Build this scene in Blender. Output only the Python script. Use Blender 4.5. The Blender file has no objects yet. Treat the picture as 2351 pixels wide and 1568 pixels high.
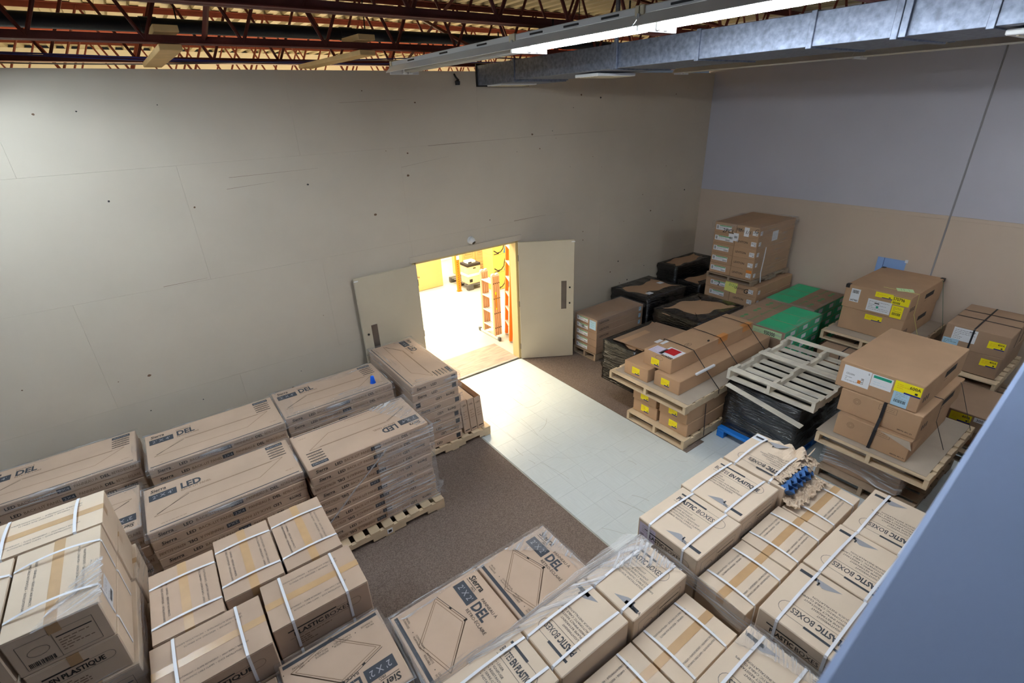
import bpy, bmesh, math, random
from mathutils import Vector, Matrix
random.seed(7)
SC = bpy.context.scene
COL = SC.collection
PI = math.pi
def srgb(r, g, b, a=1.0):
    f = lambda c: (c/255/12.92) if c/255 <= .04045 else ((c/255+.055)/1.055)**2.4
    return (f(r), f(g), f(b), a)

# ------------------------------------------------------------------ camera
def cam_axes(yaw, pitch, roll):
    f = Vector((math.sin(yaw)*math.cos(pitch), math.cos(yaw)*math.cos(pitch), math.sin(pitch)))
    r = Vector((math.cos(yaw), -math.sin(yaw), 0)); u = r.cross(f)
    c, s = math.cos(roll), math.sin(roll)
    return c*r+s*u, -s*r+c*u, f
cd = bpy.data.cameras.new('camera'); cam = bpy.data.objects.new('camera', cd); COL.objects.link(cam)
r_, u_, f_ = cam_axes(.617, -.440, -.040)
m = Matrix.Identity(4)
for i in range(3):
    m[i][0] = r_[i]; m[i][1] = u_[i]; m[i][2] = -f_[i]; m[i][3] = (-3.794, -6.399, 4.074)[i]
cam.matrix_world = m
cd.sensor_fit = 'HORIZONTAL'; cd.sensor_width = 36; cd.lens = 1139/2351*36
cd.clip_start = .05; cd.clip_end = 100
cd.dof.use_dof = True; cd.dof.focus_distance = 6.0; cd.dof.aperture_fstop = 2.8
SC.camera = cam
# ------------------------------------------------------------------ world, exposure, light levels
w = bpy.data.worlds.new('world'); SC.world = w; w.use_nodes = True
w.node_tree.nodes['Background'].inputs[0].default_value = (.5, .6, .75, 1)
w.node_tree.nodes['Background'].inputs[1].default_value = .05
SC.view_settings.view_transform = 'Standard'; SC.view_settings.look = 'None'
SC.view_settings.gamma = 1; SC.view_settings.use_curve_mapping = False
SC.view_settings.exposure = 1.2
TUBE_COOL = (.86, .93, 1.0, 1); TUBE_POWER = 74.0
def area(name, loc, sx, sy, power, color, rot=(0, 0, 0)):
    l = bpy.data.lights.new(name, 'AREA'); l.shape = 'RECTANGLE'; l.size = sx; l.size_y = sy
    l.energy = power; l.color = color
    o = bpy.data.objects.new(name, l); o.location = loc; o.rotation_euler = rot; COL.objects.link(o); return o
# lamps of the lit room behind the double doors (hung under its ceiling, out of view behind the wall)
for k, (lx, ly) in enumerate(((-2.2, 2.4), (.6, 2.4), (3.4, 2.4), (-2.2, 5.2), (.6, 5.2), (3.4, 5.2))):
    area('room_lamp', (lx, ly, 4.35), 2.4, 1.2, 150, (1.0, .87, .62))

# ------------------------------------------------------------------ materials
MATS = {}
def mat(name, rgb, rough=.7, metal=0.0, nz=None, bump=None, spec=.4, rnd=0.0, coat=0.0, stretch=(1, 1, 1), dark=None):
    if name in MATS: return MATS[name]
    M = bpy.data.materials.new(name); M.use_nodes = True; MATS[name] = M
    nt = M.node_tree; N = nt.nodes; L = nt.links
    b = N['Principled BSDF']; b.inputs['Roughness'].default_value = rough; b.inputs['Metallic'].default_value = metal
    b.inputs['Specular IOR Level'].default_value = spec
    if coat: b.inputs['Coat Weight'].default_value = coat; b.inputs['Coat Roughness'].default_value = .12
    c = srgb(*rgb); b.inputs['Base Color'].default_value = c
    tc = N.new('ShaderNodeTexCoord'); mp = N.new('ShaderNodeMapping'); mp.inputs['Scale'].default_value = stretch
    L.new(tc.outputs['Object'], mp.inputs['Vector'])
    out = None
    if nz:
        sc, amt = nz[0], nz[1]
        t = N.new('ShaderNodeTexNoise'); t.inputs['Scale'].default_value = sc; t.inputs['Detail'].default_value = 6
        L.new(mp.outputs[0], t.inputs['Vector'])
        mr = N.new('ShaderNodeMapRange'); mr.inputs['From Min'].default_value = .3; mr.inputs['From Max'].default_value = .7
        mr.inputs['To Min'].default_value = 0; mr.inputs['To Max'].default_value = 1
        L.new(t.outputs['Fac'], mr.inputs['Value'])
        mx = N.new('ShaderNodeMix'); mx.data_type = 'RGBA'
        d = srgb(*dark) if dark else tuple(v*(1-amt) for v in c[:3])+(1,)
        e = c if dark else tuple(min(1, v*(1+amt)) for v in c[:3])+(1,)
        mx.inputs['A'].default_value = d; mx.inputs['B'].default_value = e
        L.new(mr.outputs[0], mx.inputs['Factor']); out = mx.outputs['Result']
    if rnd:
        oi = N.new('ShaderNodeObjectInfo'); mr = N.new('ShaderNodeMapRange')
        mr.inputs['To Min'].default_value = 1-rnd; mr.inputs['To Max'].default_value = 1+rnd
        L.new(oi.outputs['Random'], mr.inputs['Value'])
        mx = N.new('ShaderNodeMix'); mx.data_type = 'RGBA'; mx.blend_type = 'MULTIPLY'; mx.inputs['Factor'].default_value = 1
        if out: L.new(out, mx.inputs['A'])
        else: mx.inputs['A'].default_value = c
        L.new(mr.outputs[0], mx.inputs['B']); out = mx.outputs['Result']
    if out: L.new(out, b.inputs['Base Color'])
    if bump:
        t = N.new('ShaderNodeTexNoise'); t.inputs['Scale'].default_value = bump[0]; t.inputs['Detail'].default_value = 4
        L.new(mp.outputs[0], t.inputs['Vector'])
        bp = N.new('ShaderNodeBump'); bp.inputs['Strength'].default_value = bump[1]; bp.inputs['Distance'].default_value = bump[2]
        L.new(t.outputs['Fac'], bp.inputs['Height']); L.new(bp.outputs[0], b.inputs['Normal'])
    return M
def emit(name, col, s):
    M = bpy.data.materials.new(name); M.use_nodes = True; MATS[name] = M
    b = M.node_tree.nodes['Principled BSDF']; b.inputs['Base Color'].default_value = (.8, .8, .8, 1)
    b.inputs['Emission Color'].default_value = col; b.inputs['Emission Strength'].default_value = s
    return M
def film_mat(name, base, peak, tint=(.95, .96, 1.0), sc=(1.6, 26), lo=.54, hi=.70):
    M = bpy.data.materials.new(name); M.use_nodes = True; MATS[name] = M
    nt = M.node_tree; N = nt.nodes; L = nt.links
    b = N['Principled BSDF']; b.inputs['Base Color'].default_value = (*tint, 1); b.inputs['Roughness'].default_value = .16
    b.inputs['Specular IOR Level'].default_value = .8
    uv = N.new('ShaderNodeUVMap'); mp = N.new('ShaderNodeMapping'); mp.inputs['Scale'].default_value = (sc[0], sc[1], 1)
    mp.inputs['Rotation'].default_value = (0, 0, .12)
    L.new(uv.outputs[0], mp.inputs['Vector'])
    t = N.new('ShaderNodeTexNoise'); t.inputs['Scale'].default_value = 1.0; t.inputs['Detail'].default_value = 5; t.inputs['Roughness'].default_value = .62
    L.new(mp.outputs[0], t.inputs['Vector'])
    t2 = N.new('ShaderNodeTexNoise'); t2.inputs['Scale'].default_value = 2.2; t2.inputs['Detail'].default_value = 2
    L.new(uv.outputs[0], t2.inputs['Vector'])
    r = N.new('ShaderNodeMapRange'); r.inputs['From Min'].default_value = lo; r.inputs['From Max'].default_value = hi
    L.new(t.outputs['Fac'], r.inputs['Value'])
    r2 = N.new('ShaderNodeMapRange'); r2.inputs['From Min'].default_value = .35; r2.inputs['From Max'].default_value = .7
    L.new(t2.outputs['Fac'], r2.inputs['Value'])
    mu = N.new('ShaderNodeMath'); mu.operation = 'MULTIPLY'; L.new(r.outputs[0], mu.inputs[0]); L.new(r2.outputs[0], mu.inputs[1])
    m2 = N.new('ShaderNodeMath'); m2.operation = 'MULTIPLY_ADD'; L.new(mu.outputs[0], m2.inputs[0]); m2.inputs[1].default_value = peak; m2.inputs[2].default_value = base  # opaque white streaks: bunched film, with lamp glints put into the colour
    bp = N.new('ShaderNodeBump'); bp.inputs['Strength'].default_value = 1.0; bp.inputs['Distance'].default_value = .03
    L.new(t.outputs['Fac'], bp.inputs['Height']); L.new(bp.outputs[0], b.inputs['Normal'])
    tr = N.new('ShaderNodeBsdfTransparent'); mix = N.new('ShaderNodeMixShader')
    L.new(m2.outputs[0], mix.inputs[0]); L.new(tr.outputs[0], mix.inputs[1]); L.new(b.outputs[0], mix.inputs[2])
    gl = N.new('ShaderNodeBsdfGlossy'); gl.inputs['Roughness'].default_value = .12; L.new(bp.outputs[0], gl.inputs['Normal'])
    mix2 = N.new('ShaderNodeMixShader'); mix2.inputs[0].default_value = .05
    L.new(mix.outputs[0], mix2.inputs[1]); L.new(gl.outputs[0], mix2.inputs[2])
    L.new(mix2.outputs[0], N['Material Output'].inputs['Surface'])
    return M

kraft = mat('kraft_tan', (184, 158, 136), .8, nz=(3, .06), bump=(60, .08, .002), rnd=.05)
kraft_lt = mat('kraft_light', (217, 196, 172), .8, nz=(3, .05), bump=(60, .08, .002), rnd=.04)
kraft_br = mat('kraft_brown', (176, 142, 110), .8, nz=(2.5, .07), bump=(50, .1, .002), rnd=.05)
kraft_dk = mat('kraft_dull', (156, 128, 104), .82, nz=(2.5, .08), bump=(50, .1, .002), rnd=.05)
chip = mat('chipboard_grey', (172, 158, 142), .85, nz=(4, .06), rnd=.03)
INK = dict(navy=mat('ink_navy', (58, 60, 66), .75), black=mat('ink_black', (42, 38, 36), .75), grey=mat('ink_grey', (150, 148, 150), .75),
    brown=mat('ink_brown', (110, 84, 62), .8), white=mat('label_white', (226, 228, 232), .6), yellow=mat('label_yellow', (242, 226, 20), .55),
    blue=mat('ink_blue', (30, 38, 120), .6), red=mat('label_red', (170, 26, 34), .55), green=mat('label_green', (60, 160, 80), .6),
    teal=mat('label_teal', (20, 150, 120), .6), orange=mat('label_orange', (214, 128, 50), .6), paleyellow=mat('label_pale_yellow', (232, 232, 130), .6),
    sky=mat('label_light_blue', (170, 205, 225), .6), lime=mat('label_pale_green', (205, 235, 180), .6), lilac=mat('label_lilac', (215, 205, 225), .6))
tape_m = mat('packing_tape', (188, 152, 110), .28, spec=.6, nz=(8, .06))
tape_clear = mat('packing_tape_orange', (200, 132, 66), .3, spec=.6)
strap_w = mat('strap_white', (236, 236, 240), .4)
strap_k = mat('strap_black', (28, 27, 32), .5)
strap_g = mat('strap_green', (40, 110, 80), .5)
wood = mat('pallet_wood', (203, 181, 150), .8, nz=(5, .14), stretch=(1, 1, 1), bump=(30, .15, .003), rnd=.08)
wood_w = mat('pallet_wood_pale', (228, 219, 200), .8, nz=(4, .1), bump=(30, .15, .003), rnd=.05, dark=(190, 184, 172))
wood_d = mat('pallet_wood_worn', (150, 130, 108), .85, nz=(5, .16), bump=(30, .15, .003), rnd=.08)
lumber = mat('lumber', (228, 190, 128), .75, nz=(6, .1), rnd=.04)
black_wrap = mat('black_film', (15, 15, 18), .24, spec=.9, bump=(9, .8, .03), stretch=(.7, .7, 5), nz=(4, .3))
blue_plastic = mat('blue_plastic', (22, 112, 196), .45)
film = film_mat('clear_film', .035, .62)
film_hvy = film_mat('clear_film_bunched', .13, .85, sc=(2.0, 44), lo=.48, hi=.64)
film_lt = film_mat('clear_film_thin', .05, .25)
film_edge = film_mat('clear_film_edge', .05, .85, sc=(2.4, 46), lo=.51, hi=.66)
film_rope = film_mat('clear_film_rope', .3, .4)
film_ribbon = film_mat('clear_film_ribbon', .24, .7, sc=(1.4, 60), lo=.46, hi=.62)
paint_wall = mat('wall_paint_beige', (197, 185, 166), .72, nz=(1.3, .035), bump=(35, .06, .004))
paint_lo = mat('wall_paint_beige_right', (198, 180, 162), .75, nz=(1.0, .03))
paint_hi = mat('wall_paint_grey_blue', (188, 187, 197), .75, nz=(1.0, .03))
door_m = mat('door_paint', (196, 184, 160), .6, nz=(2, .03), bump=(40, .04, .003))
jamb_m = mat('jamb_paint', (206, 184, 132), .55)
steel_plate = mat('plate_steel', (120, 112, 105), .35, metal=.7, nz=(3, .15))
dark_m = mat('dark_metal', (40, 38, 38), .5, metal=.4)
oxide = mat('joist_oxide_red', (104, 46, 34), .6, nz=(6, .18))
deck_m = mat('deck_cream', (158, 147, 122), .6, nz=(2, .05))
galv = mat('duct_galvanized', (122, 130, 146), .5, metal=.7, nz=(26, .3), stretch=(1, 1, 1), bump=(30, .12, .003))
pipe_m = mat('pipe_black', (22, 26, 34), .45)
white_metal = mat('white_enamel', (226, 226, 224), .4, nz=(2, .02))
cream_metal = mat('cream_enamel', (222, 210, 178), .45)
carpet = mat('carpet_brown', (110, 96, 87), .95, nz=(95, .38), bump=(140, .5, .006), spec=.1)
tileA = mat('tile_streak_a', (206, 212, 212), .35, nz=(2.2, .05), stretch=(22, 2.2, 1), spec=.5, rnd=.006, dark=(198, 204, 204))
tileB = mat('tile_streak_b', (206, 212, 212), .35, nz=(2.2, .05), stretch=(2.2, 22, 1), spec=.5, rnd=.006, dark=(198, 204, 204))
scuff_m = mat('scuff_grey', (168, 168, 162), .6)
floor_m = mat('floor_base', (165, 165, 158), .5, nz=(3, .06))
room_w = mat('room_white', (238, 234, 222), .6)
ledge_m = mat('ledge_paint', (150, 172, 214), .6, nz=(2.5, .03))
tube_on = emit('tube_lit', TUBE_COOL, TUBE_POWER)
tube_blue = emit('tube_lit_daylight', (.72, .86, 1.0, 1), TUBE_POWER*.75)
tube_dim = emit('tube_lit_fill', TUBE_COOL, TUBE_POWER*.36)  # weaker tubes for the added fill fixtures of the right row
tube_off = mat('tube_unlit', (214, 214, 208), .35)

# ------------------------------------------------------------------ mesh builder
class MB:
    def __init__(s): s.v = []; s.f = []; s.m = []; s.mats = []; s.uv = None
    def mi(s, m):
        if m not in s.mats: s.mats.append(m)
        return s.mats.index(m)
    def poly(s, pts, m):
        n = len(s.v); s.v += [tuple(p) for p in pts]; s.f.append(tuple(range(n, n+len(pts)))); s.m.append(s.mi(m))
    def box(s, x0, x1, y0, y1, z0, z1, m, M=None):
        n = len(s.v); k = s.mi(m)
        c = [(x, y, z) for x in (x0, x1) for y in (y0, y1) for z in (z0, z1)]
        if M is not None: c = [tuple(M @ Vector(p)) for p in c]
        s.v += c
        for f in ((0, 1, 3, 2), (4, 6, 7, 5), (0, 4, 5, 1), (2, 3, 7, 6), (0, 2, 6, 4), (1, 5, 7, 3)):
            s.f.append(tuple(n+i for i in f)); s.m.append(k)
    def cbox(s, x0, x1, y0, y1, z0, z1, m, b=.006, M=None):
        """box with chamfered edges"""
        bm = bmesh.new(); bmesh.ops.create_cube(bm, size=1)
        for v in bm.verts:
            v.co = Vector(((x0+x1)/2+v.co.x*(x1-x0), (y0+y1)/2+v.co.y*(y1-y0), (z0+z1)/2+v.co.z*(z1-z0)))
        bmesh.ops.bevel(bm, geom=bm.edges[:], offset=b, segments=1, affect='EDGES', profile=.5)
        n = len(s.v); k = s.mi(m); bm.verts.index_update()
        s.v += [tuple((M @ v.co) if M is not None else v.co) for v in bm.verts]
        for f in bm.faces: s.f.append(tuple(n+v.index for v in f.verts)); s.m.append(k)
        bm.free()
    def tube(s, path, r, m, n=8, cap=True):
        path = [Vector(p) for p in path]; k = s.mi(m); base = len(s.v); up = Vector((0, 0, 1))
        for i, p in enumerate(path):
            d = (path[min(i+1, len(path)-1)]-path[max(i-1, 0)]).normalized()
            a = d.cross(up if abs(d.z) < .95 else Vector((1, 0, 0))).normalized(); b = d.cross(a)
            for j in range(n):
                t = 2*PI*j/n; s.v.append(tuple(p+r*(math.cos(t)*a+math.sin(t)*b)))
        for i in range(len(path)-1):
            for j in range(n):
                a, b = base+i*n+j, base+i*n+(j+1) % n
                s.f.append((a, b, b+n, a+n)); s.m.append(k)
        if cap:
            s.f.append(tuple(base+j for j in range(n))[::-1]); s.m.append(k)
            s.f.append(tuple(base+(len(path)-1)*n+j for j in range(n))); s.m.append(k)
    def ribbon(s, path, wdir, w, m, th=.0012):
        """flat strap along a path, wdir the width direction"""
        wd = Vector(wdir).normalized()*w/2; k = s.mi(m); P = [Vector(p) for p in path]; n = len(s.v)
        for i, p in enumerate(P):
            d = (P[min(i+1, len(P)-1)]-P[max(i-1, 0)]).normalized(); nn = d.cross(wd.normalized())*th
            s.v += [tuple(p-wd), tuple(p+wd), tuple(p+wd+nn), tuple(p-wd+nn)]
        for i in range(len(P)-1):
            a = n+4*i
            for j in range(4):
                s.f.append((a+j, a+(j+1) % 4, a+4+(j+1) % 4, a+4+j)); s.m.append(k)
    def lathe(s, prof, m, n=20, c=(0, 0, 0)):
        k = s.mi(m); b = len(s.v)
        for r, z in prof:
            for j in range(n): s.v.append((c[0]+r*math.cos(2*PI*j/n), c[1]+r*math.sin(2*PI*j/n), c[2]+z))
        for i in range(len(prof)-1):
            for j in range(n):
                s.f.append((b+i*n+j, b+i*n+(j+1) % n, b+(i+1)*n+(j+1) % n, b+(i+1)*n+j)); s.m.append(k)
    def mesh(s, name, smooth=False):
        me = bpy.data.meshes.new(name); me.from_pydata(s.v, [], s.f); me.update()
        for m in s.mats: me.materials.append(m)
        me.polygons.foreach_set('material_index', s.m)
        if smooth: me.polygons.foreach_set('use_smooth', [True]*len(s.f))
        if s.uv:
            l = me.uv_layers.new(name='UVMap')
            for i, lp in enumerate(me.loops): l.data[i].uv = s.uv[lp.vertex_index]
        return me
    def build(s, name, parent=None, loc=(0, 0, 0), rz=0, smooth=False):
        return link(name, s.mesh(name, smooth), parent, loc, rz)
def link(name, me, parent=None, loc=(0, 0, 0), rz=0):
    o = bpy.data.objects.new(name, me); COL.objects.link(o); o.location = loc; o.rotation_euler = (0, 0, rz)
    if parent: o.parent = parent
    return o
def tag(o, label, cat, group=None, kind=None):
    o['label'] = label; o['category'] = cat
    if group: o['group'] = group
    if kind: o['kind'] = kind
    return o
def struct(o): o['kind'] = 'structure'; return o
def thing(name, label, cat, loc=(0, 0, 0), rz=0, group=None):
    o = bpy.data.objects.new(name, None); COL.objects.link(o); o.location = loc; o.rotation_euler = (0, 0, rz)
    return tag(o, label, cat, group)

# ------------------------------------------------------------------ lettering
_T = {}
def txt(s, bold=0.0, shear=0.0):
    key = (s, bold, shear)
    if key in _T: return _T[key]
    cu = bpy.data.curves.new('t', 'FONT'); cu.body = s; cu.size = 1; cu.resolution_u = 2; cu.offset = bold; cu.fill_mode = 'FRONT'; cu.shear = shear
    o = bpy.data.objects.new('t', cu); COL.objects.link(o)
    dg = bpy.context.evaluated_depsgraph_get()
    me = bpy.data.meshes.new_from_object(o.evaluated_get(dg))
    V = [(v.co.x/.69, v.co.y/.69) for v in me.vertices]; F = [tuple(p.vertices) for p in me.polygons]
    bpy.data.objects.remove(o); bpy.data.curves.remove(cu); bpy.data.meshes.remove(me)
    W = max([v[0] for v in V] or [1]); _T[key] = (V, F, W)
    return _T[key]
class Print:
    """flat print on one face of a box: coordinates u, v in metres from the face centre"""
    def __init__(s, L, W, H, face, rot=0, mb=None):
        s.mb = mb or MB()
        X, Y, Z = Vector((1, 0, 0)), Vector((0, 1, 0)), Vector((0, 0, 1))
        O, U, V = dict(top=(Z*H, X, Y), front=(Vector((0, -W/2, H/2)), X, Z), back=(Vector((0, W/2, H/2)), -X, Z),
                       right=(Vector((L/2, 0, H/2)), Y, Z), left=(Vector((-L/2, 0, H/2)), -Y, Z))[face]
        N = U.cross(V); a = math.radians(rot); c, d = math.cos(a), math.sin(a)
        s.O, s.U, s.V, s.N = O, c*U+d*V, -d*U+c*V, N
    def p(s, u, v, k=1): return s.O+s.U*u+s.V*v+s.N*(.0011*k)
    def rect(s, u0, v0, u1, v1, ink='navy', k=1): s.mb.poly([s.p(u0, v0, k), s.p(u1, v0, k), s.p(u1, v1, k), s.p(u0, v1, k)], INK[ink] if isinstance(ink, str) else ink); return s
    def poly(s, pts, ink='navy', k=1): s.mb.poly([s.p(u, v, k) for u, v in pts], INK[ink]); return s
    def line(s, pts, w=.002, ink='navy', k=1):
        for (a, b), (c, d) in zip(pts, pts[1:]):
            l = math.hypot(c-a, d-b) or 1; x, y = -(d-b)/l*w/2, (c-a)/l*w/2
            s.poly([(a+x, b+y), (a-x, b-y), (c-x, d-y), (c+x, d+y)], ink, k)
        return s
    def text(s, t, u, v, h, ink='navy', bold=0.0, width=None, rot=0, k=1.5, shear=0.0, anchor='l'):
        V, F, W = txt(t, bold, shear); sx = width/W if width else h
        if anchor == 'c': u0 = -W*sx/2
        else: u0 = 0
        a = math.radians(rot); c, d = math.cos(a), math.sin(a)
        mb = s.mb; n = len(mb.v); kk = mb.mi(INK[ink])
        for x, y in V:
            x, y = u0+x*sx, y*h
            mb.v.append(tuple(s.p(u+c*x-d*y, v+d*x+c*y, k)))
        for f in F: mb.f.append(tuple(n+i for i in f)); mb.m.append(kk)
        return s
    def bars(s, u0, v0, u1, v1, n=14, ink='black', k=2):
        x = u0; rr = random.Random(n)
        while x < u1:
            w_ = (u1-u0)/n*rr.uniform(.25, .8); s.rect(x, v0, min(u1, x+w_), v1, ink, k); x += w_*rr.uniform(1.4, 2.2)
        return s
    def scribble(s, u0, v0, u1, v1, rows, ink='black', k=2, h=.004):
        rr = random.Random(int(u0*1000)+rows)
        for i in range(rows):
            v = v1-(v1-v0)*(i+.5)/rows; u = u0
            while u < u1-.004:
                l = rr.uniform(.01, .035); s.rect(u, v-h/2, min(u1, u+l), v+h/2, ink, k); u += l+.006
                if rr.random() < .12: break
        return s
    def build(s, name='print', parent=None): return s.mb.build(name, parent)

# ------------------------------------------------------------------ cartons
_CM = {}
def carton_mesh(L, W, H, m, flaps=None, b=.006):
    key = (round(L, 3), round(W, 3), round(H, 3), m.name, flaps)
    if key in _CM: return _CM[key]
    mb = MB(); t = .004
    rr = random.Random(hash(key[:3]) & 0xffff)
    if flaps:          # body with two top flaps meeting at a slit
        mb.cbox(-L/2, L/2, -W/2, W/2, 0, H-t, m, b)
        g = .0018
        mb.cbox(-L/2+.001, L/2-.001, -W/2+.001, -g, H-t-.001, H, m, .0015); mb.cbox(-L/2+.001, L/2-.001, g, W/2-.001, H-t-.001, H, m, .0015)
    else:
        mb.cbox(-L/2, L/2, -W/2, W/2, 0, H, m, b)
    _CM[key] = mb.mesh('carton'); return _CM[key]
def carton(label, x0, x1, y0, y1, z0, z1, m=None, rot=0, name='carton', cat='box', group=None, flaps=None, jit=.6):
    """top-level carton; rot is a multiple of 90 telling where its printed top reads from"""
    m = m or kraft
    L, W = (x1-x0, y1-y0) if rot % 180 == 0 else (y1-y0, x1-x0)
    o = link(name, carton_mesh(L, W, z1-z0, m, flaps), None, ((x0+x1)/2, (y0+y1)/2, z0), math.radians(rot+random.uniform(-jit, jit)))
    tag(o, label, cat, group); o['_d'] = (L, W, z1-z0)
    return o
def dims(o): return tuple(o['_d'])
def strap_over(o, at, axis='y', m=None, w=.017, arch=.012, down=.9, name='strap', top=True):
    """strap round a carton: crosses the top along the local axis, at the offset `at` along the other one"""
    L, W, H = dims(o); m = m or strap_w; mb = MB()
    half = (W if axis == 'y' else L)/2; e = .002; P = []
    zb = H*(1-down)
    for t in (zb, H*.6, H-.012): P.append((-half-e, t))
    P.append((-half*.985, H+e*1.5))
    for i in range(1, 10):
        q = -1+2*i/10; P.append((half*q, H+e+arch*(1-q*q)))
    P.append((half*.985, H+e*1.5))
    for t in (H-.012, H*.6, zb): P.append((half+e, t))
    path = [((at, a, z) if axis == 'y' else (a, at, z)) for a, z in P]
    mb.ribbon(path, (1, 0, 0) if axis == 'y' else (0, 1, 0), w, m, .0015 if axis == 'x' else -.0015)
    return mb.build(name, o)
def tape_top(o, w=.055, m=None, drop=.07, at=0):
    L, W, H = dims(o); mb = MB(); e = .0009
    P = [(-L/2-e, 0, H-drop), (-L/2-e, 0, H-.004), (-L/2, 0, H+e), (0, 0, H+e*1.2), (L/2, 0, H+e), (L/2+e, 0, H-.004), (L/2+e, 0, H-drop)]
    mb.ribbon([(x, at, z) for x, y, z in P], (0, 1, 0), w, m or tape_m, .0004)
    return mb.build('tape', o)
PRINTS = {}
def shared(key, o, fn, name='print'):
    """one print mesh shared by all cartons of the same size and design"""
    k = (key,)+tuple(round(d, 3) for d in dims(o))
    if k not in PRINTS: PRINTS[k] = fn(*dims(o)).mesh(name)
    return link(name, PRINTS[k], o)

def panel_top(L, W, H, word, size):
    """printed lid of a flat lighting-panel carton"""
    p = Print(L, W, H, 'top'); a, b = L/2, W/2; s = W/.66
    if size == 24:
        p.text('Sierra', -a+.05, b-.09*s, .042*s, 'black', .025, width=.12, shear=.15); p.rect(-a+.05, b-.103*s, -a+.17, b-.099*s, 'black')
        p.rect(-a+.035, b-.22*s, -a+.245, b-.122*s); p.text("2' X 4'", -a+.06, b-.193*s, .044*s, 'grey', 0, width=.155)
        p.text(word, -a+.275, b-.19*s, .088*s, 'navy', .035, width=.165)
        if word == 'DEL':
            p.text('PANNEAU À', -a+.275, b-.09*s, .022*s, 'brown', width=.14); p.text('RÉTRO-ÉCLAIRÉ', -a+.275, b-.225*s, .022*s, 'brown', width=.2)
        else: p.text('BACK-LIT PANEL', -a+.275, b-.228*s, .028*s, 'brown', width=.24)
        q = [(-a+.06, -b+.2*s), (-a+.32, b-.285*s), (a-.1, b-.3*s), (a-.34, -b+.17*s)]
        p.line(q+q[:1], .004, 'brown'); p.line([(-a+.08, -b+.225*s), (-a+.33, b-.3*s)], .006, 'black'); p.line([(-a+.34, b-.295*s), (a-.2, b-.305*s)], .005, 'brown')
        p.rect(a-.205, b-.08*s, a-.05, b-.03*s); p.text('SELECTABLE', a-.195, b-.065*s, .02*s, 'grey', .01, width=.135)
        for i in range(4): p.rect(a-.205, b-(.125+i*.046)*s, a-.055, b-(.112+i*.046)*s, 'black'); p.scribble(a-.18, b-(.108+i*.046)*s, a-.08, b-(.09+i*.046)*s, 1, 'brown', 1, .006)
        p.rect(-a+.02, -b+.022*s, a-.03, -b+.034*s, 'navy'); p.scribble(-a+.1, -b+.06, a-.5, -b+.075, 1, 'brown')
        p.scribble(a-.13, -b+.1, a-.06, -b+.115, 1, 'brown')
    else:
        p.text('Sierra', -a+.05, b-.085, .045, 'black', .025, shear=.15); p.rect(-a+.05, b-.1, -a+.17, b-.096, 'black'); p.text('PRO', -a+.13, b-.122, .016, 'black', .01)
        p.rect(-a+.045, b-.215, -a+.235, b-.125); p.text("2' X 2'", -a+.07, b-.19, .042, 'grey', 0, width=.145)
        p.text(word, -a+.255, b-.2, .072, 'navy', .035, width=.15)
        if word == 'DEL':
            p.text('PANNEAU À', -a+.255, b-.115, .022, 'black', .005); p.text('RÉTRO-ÉCLAIRÉ', -a+.255, b-.24, .022, 'black', .005)
        else: p.text('BACK-LIT PANEL', -a+.255, b-.24, .022, 'black', .005)
        q = [(-.24, -.02), (.03, .06), (.27, -.19), (.0, -.27)]; cx, cy = .015, -.105
        p.line(q+q[:1], .004, 'brown'); q2 = [(cx+(x-cx)*.9, cy+(y-cy)*.88) for x, y in q]; p.line(q2+q2[:1], .003, 'brown')
        p.line([(-.245, -.008), (.025, .072), (.03, .06)], .004, 'black'); p.line([(-.12, .022), (-.1, .028)], .012, 'black'); p.rect(.02, .05, .035, .075, 'black'); p.line([(.03, .06), (.27, -.19)], .006, 'brown')
        p.rect(-a+.02, -b+.02, a-.02, -b+.045)
        for i, t in enumerate(('PROFIL', 'CONÇU POUR', 'INTENSITÉ', 'LED')):
            p.text(t, -a+.06+i*.15, -b+.085, .012, 'black'); p.text(('SURBAISSÉ', 'PLAFOND SEC', 'RÉGLABLE', 'INTEGRÉ')[i], -a+.06+i*.15, -b+.066, .012, 'black')
            p.rect(-a+.178+i*.15, -b+.078, -a+.184+i*.15, -b+.084, 'black')
    return p.mb
def panel_side(L, W, H, face, flip=False, size='2X4', wordmark=True):
    p = Print(L, W, H, face, 180 if flip else 0); n = L if face in ('front', 'back') else W; a = n/2; h = H*.3
    p.text('Sierra', -a+.06, -h/2, h*1.1, 'black', .02, shear=.15); p.rect(-a+.06, -h*.8, -a+.19, -h*.74, 'black')
    if n > .9:
        p.text('LED', -a+.24, -h/2, h, 'black', .025); p.text('BACK-LIT PANEL', -a+.33, -h/2, h*.95, 'brown', 0, width=.27)
        p.rect(-.015, -h*.75, .085, h*.8); p.text(size, -.005, -h/2, h*.9, 'grey', 0, width=.08)
        p.text('PANNEAU À', .11, -h/2, h*.95, 'brown', 0, width=.18); p.text('DEL', .31, -h/2, h, 'black', .025); p.text('RÉTRO-ÉCLAIRÉ', .4, -h/2, h*.95, 'brown', 0, width=min(.2, a-.42))
    else:
        p.text('LED', -a+.25, -h/2, h, 'black', .02); p.rect(a-.09, -h, a-.03, h)
    return p.mb
def lid_edge(o):
    """the lid of a flat carton: a slightly proud sleeve over the body, so that a line shows under it"""
    L, W, H = dims(o); mb = MB(); e = .003
    mb.cbox(-L/2-e, L/2+e, -W/2-e, W/2+e, H*.45, H+.001, kraft, .005)
    return mb
ORD = ['topmost', 'second', 'third', 'fourth', 'fifth', 'sixth', 'seventh', 'eighth', 'ninth', 'tenth', 'eleventh', 'twelfth']
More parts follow.
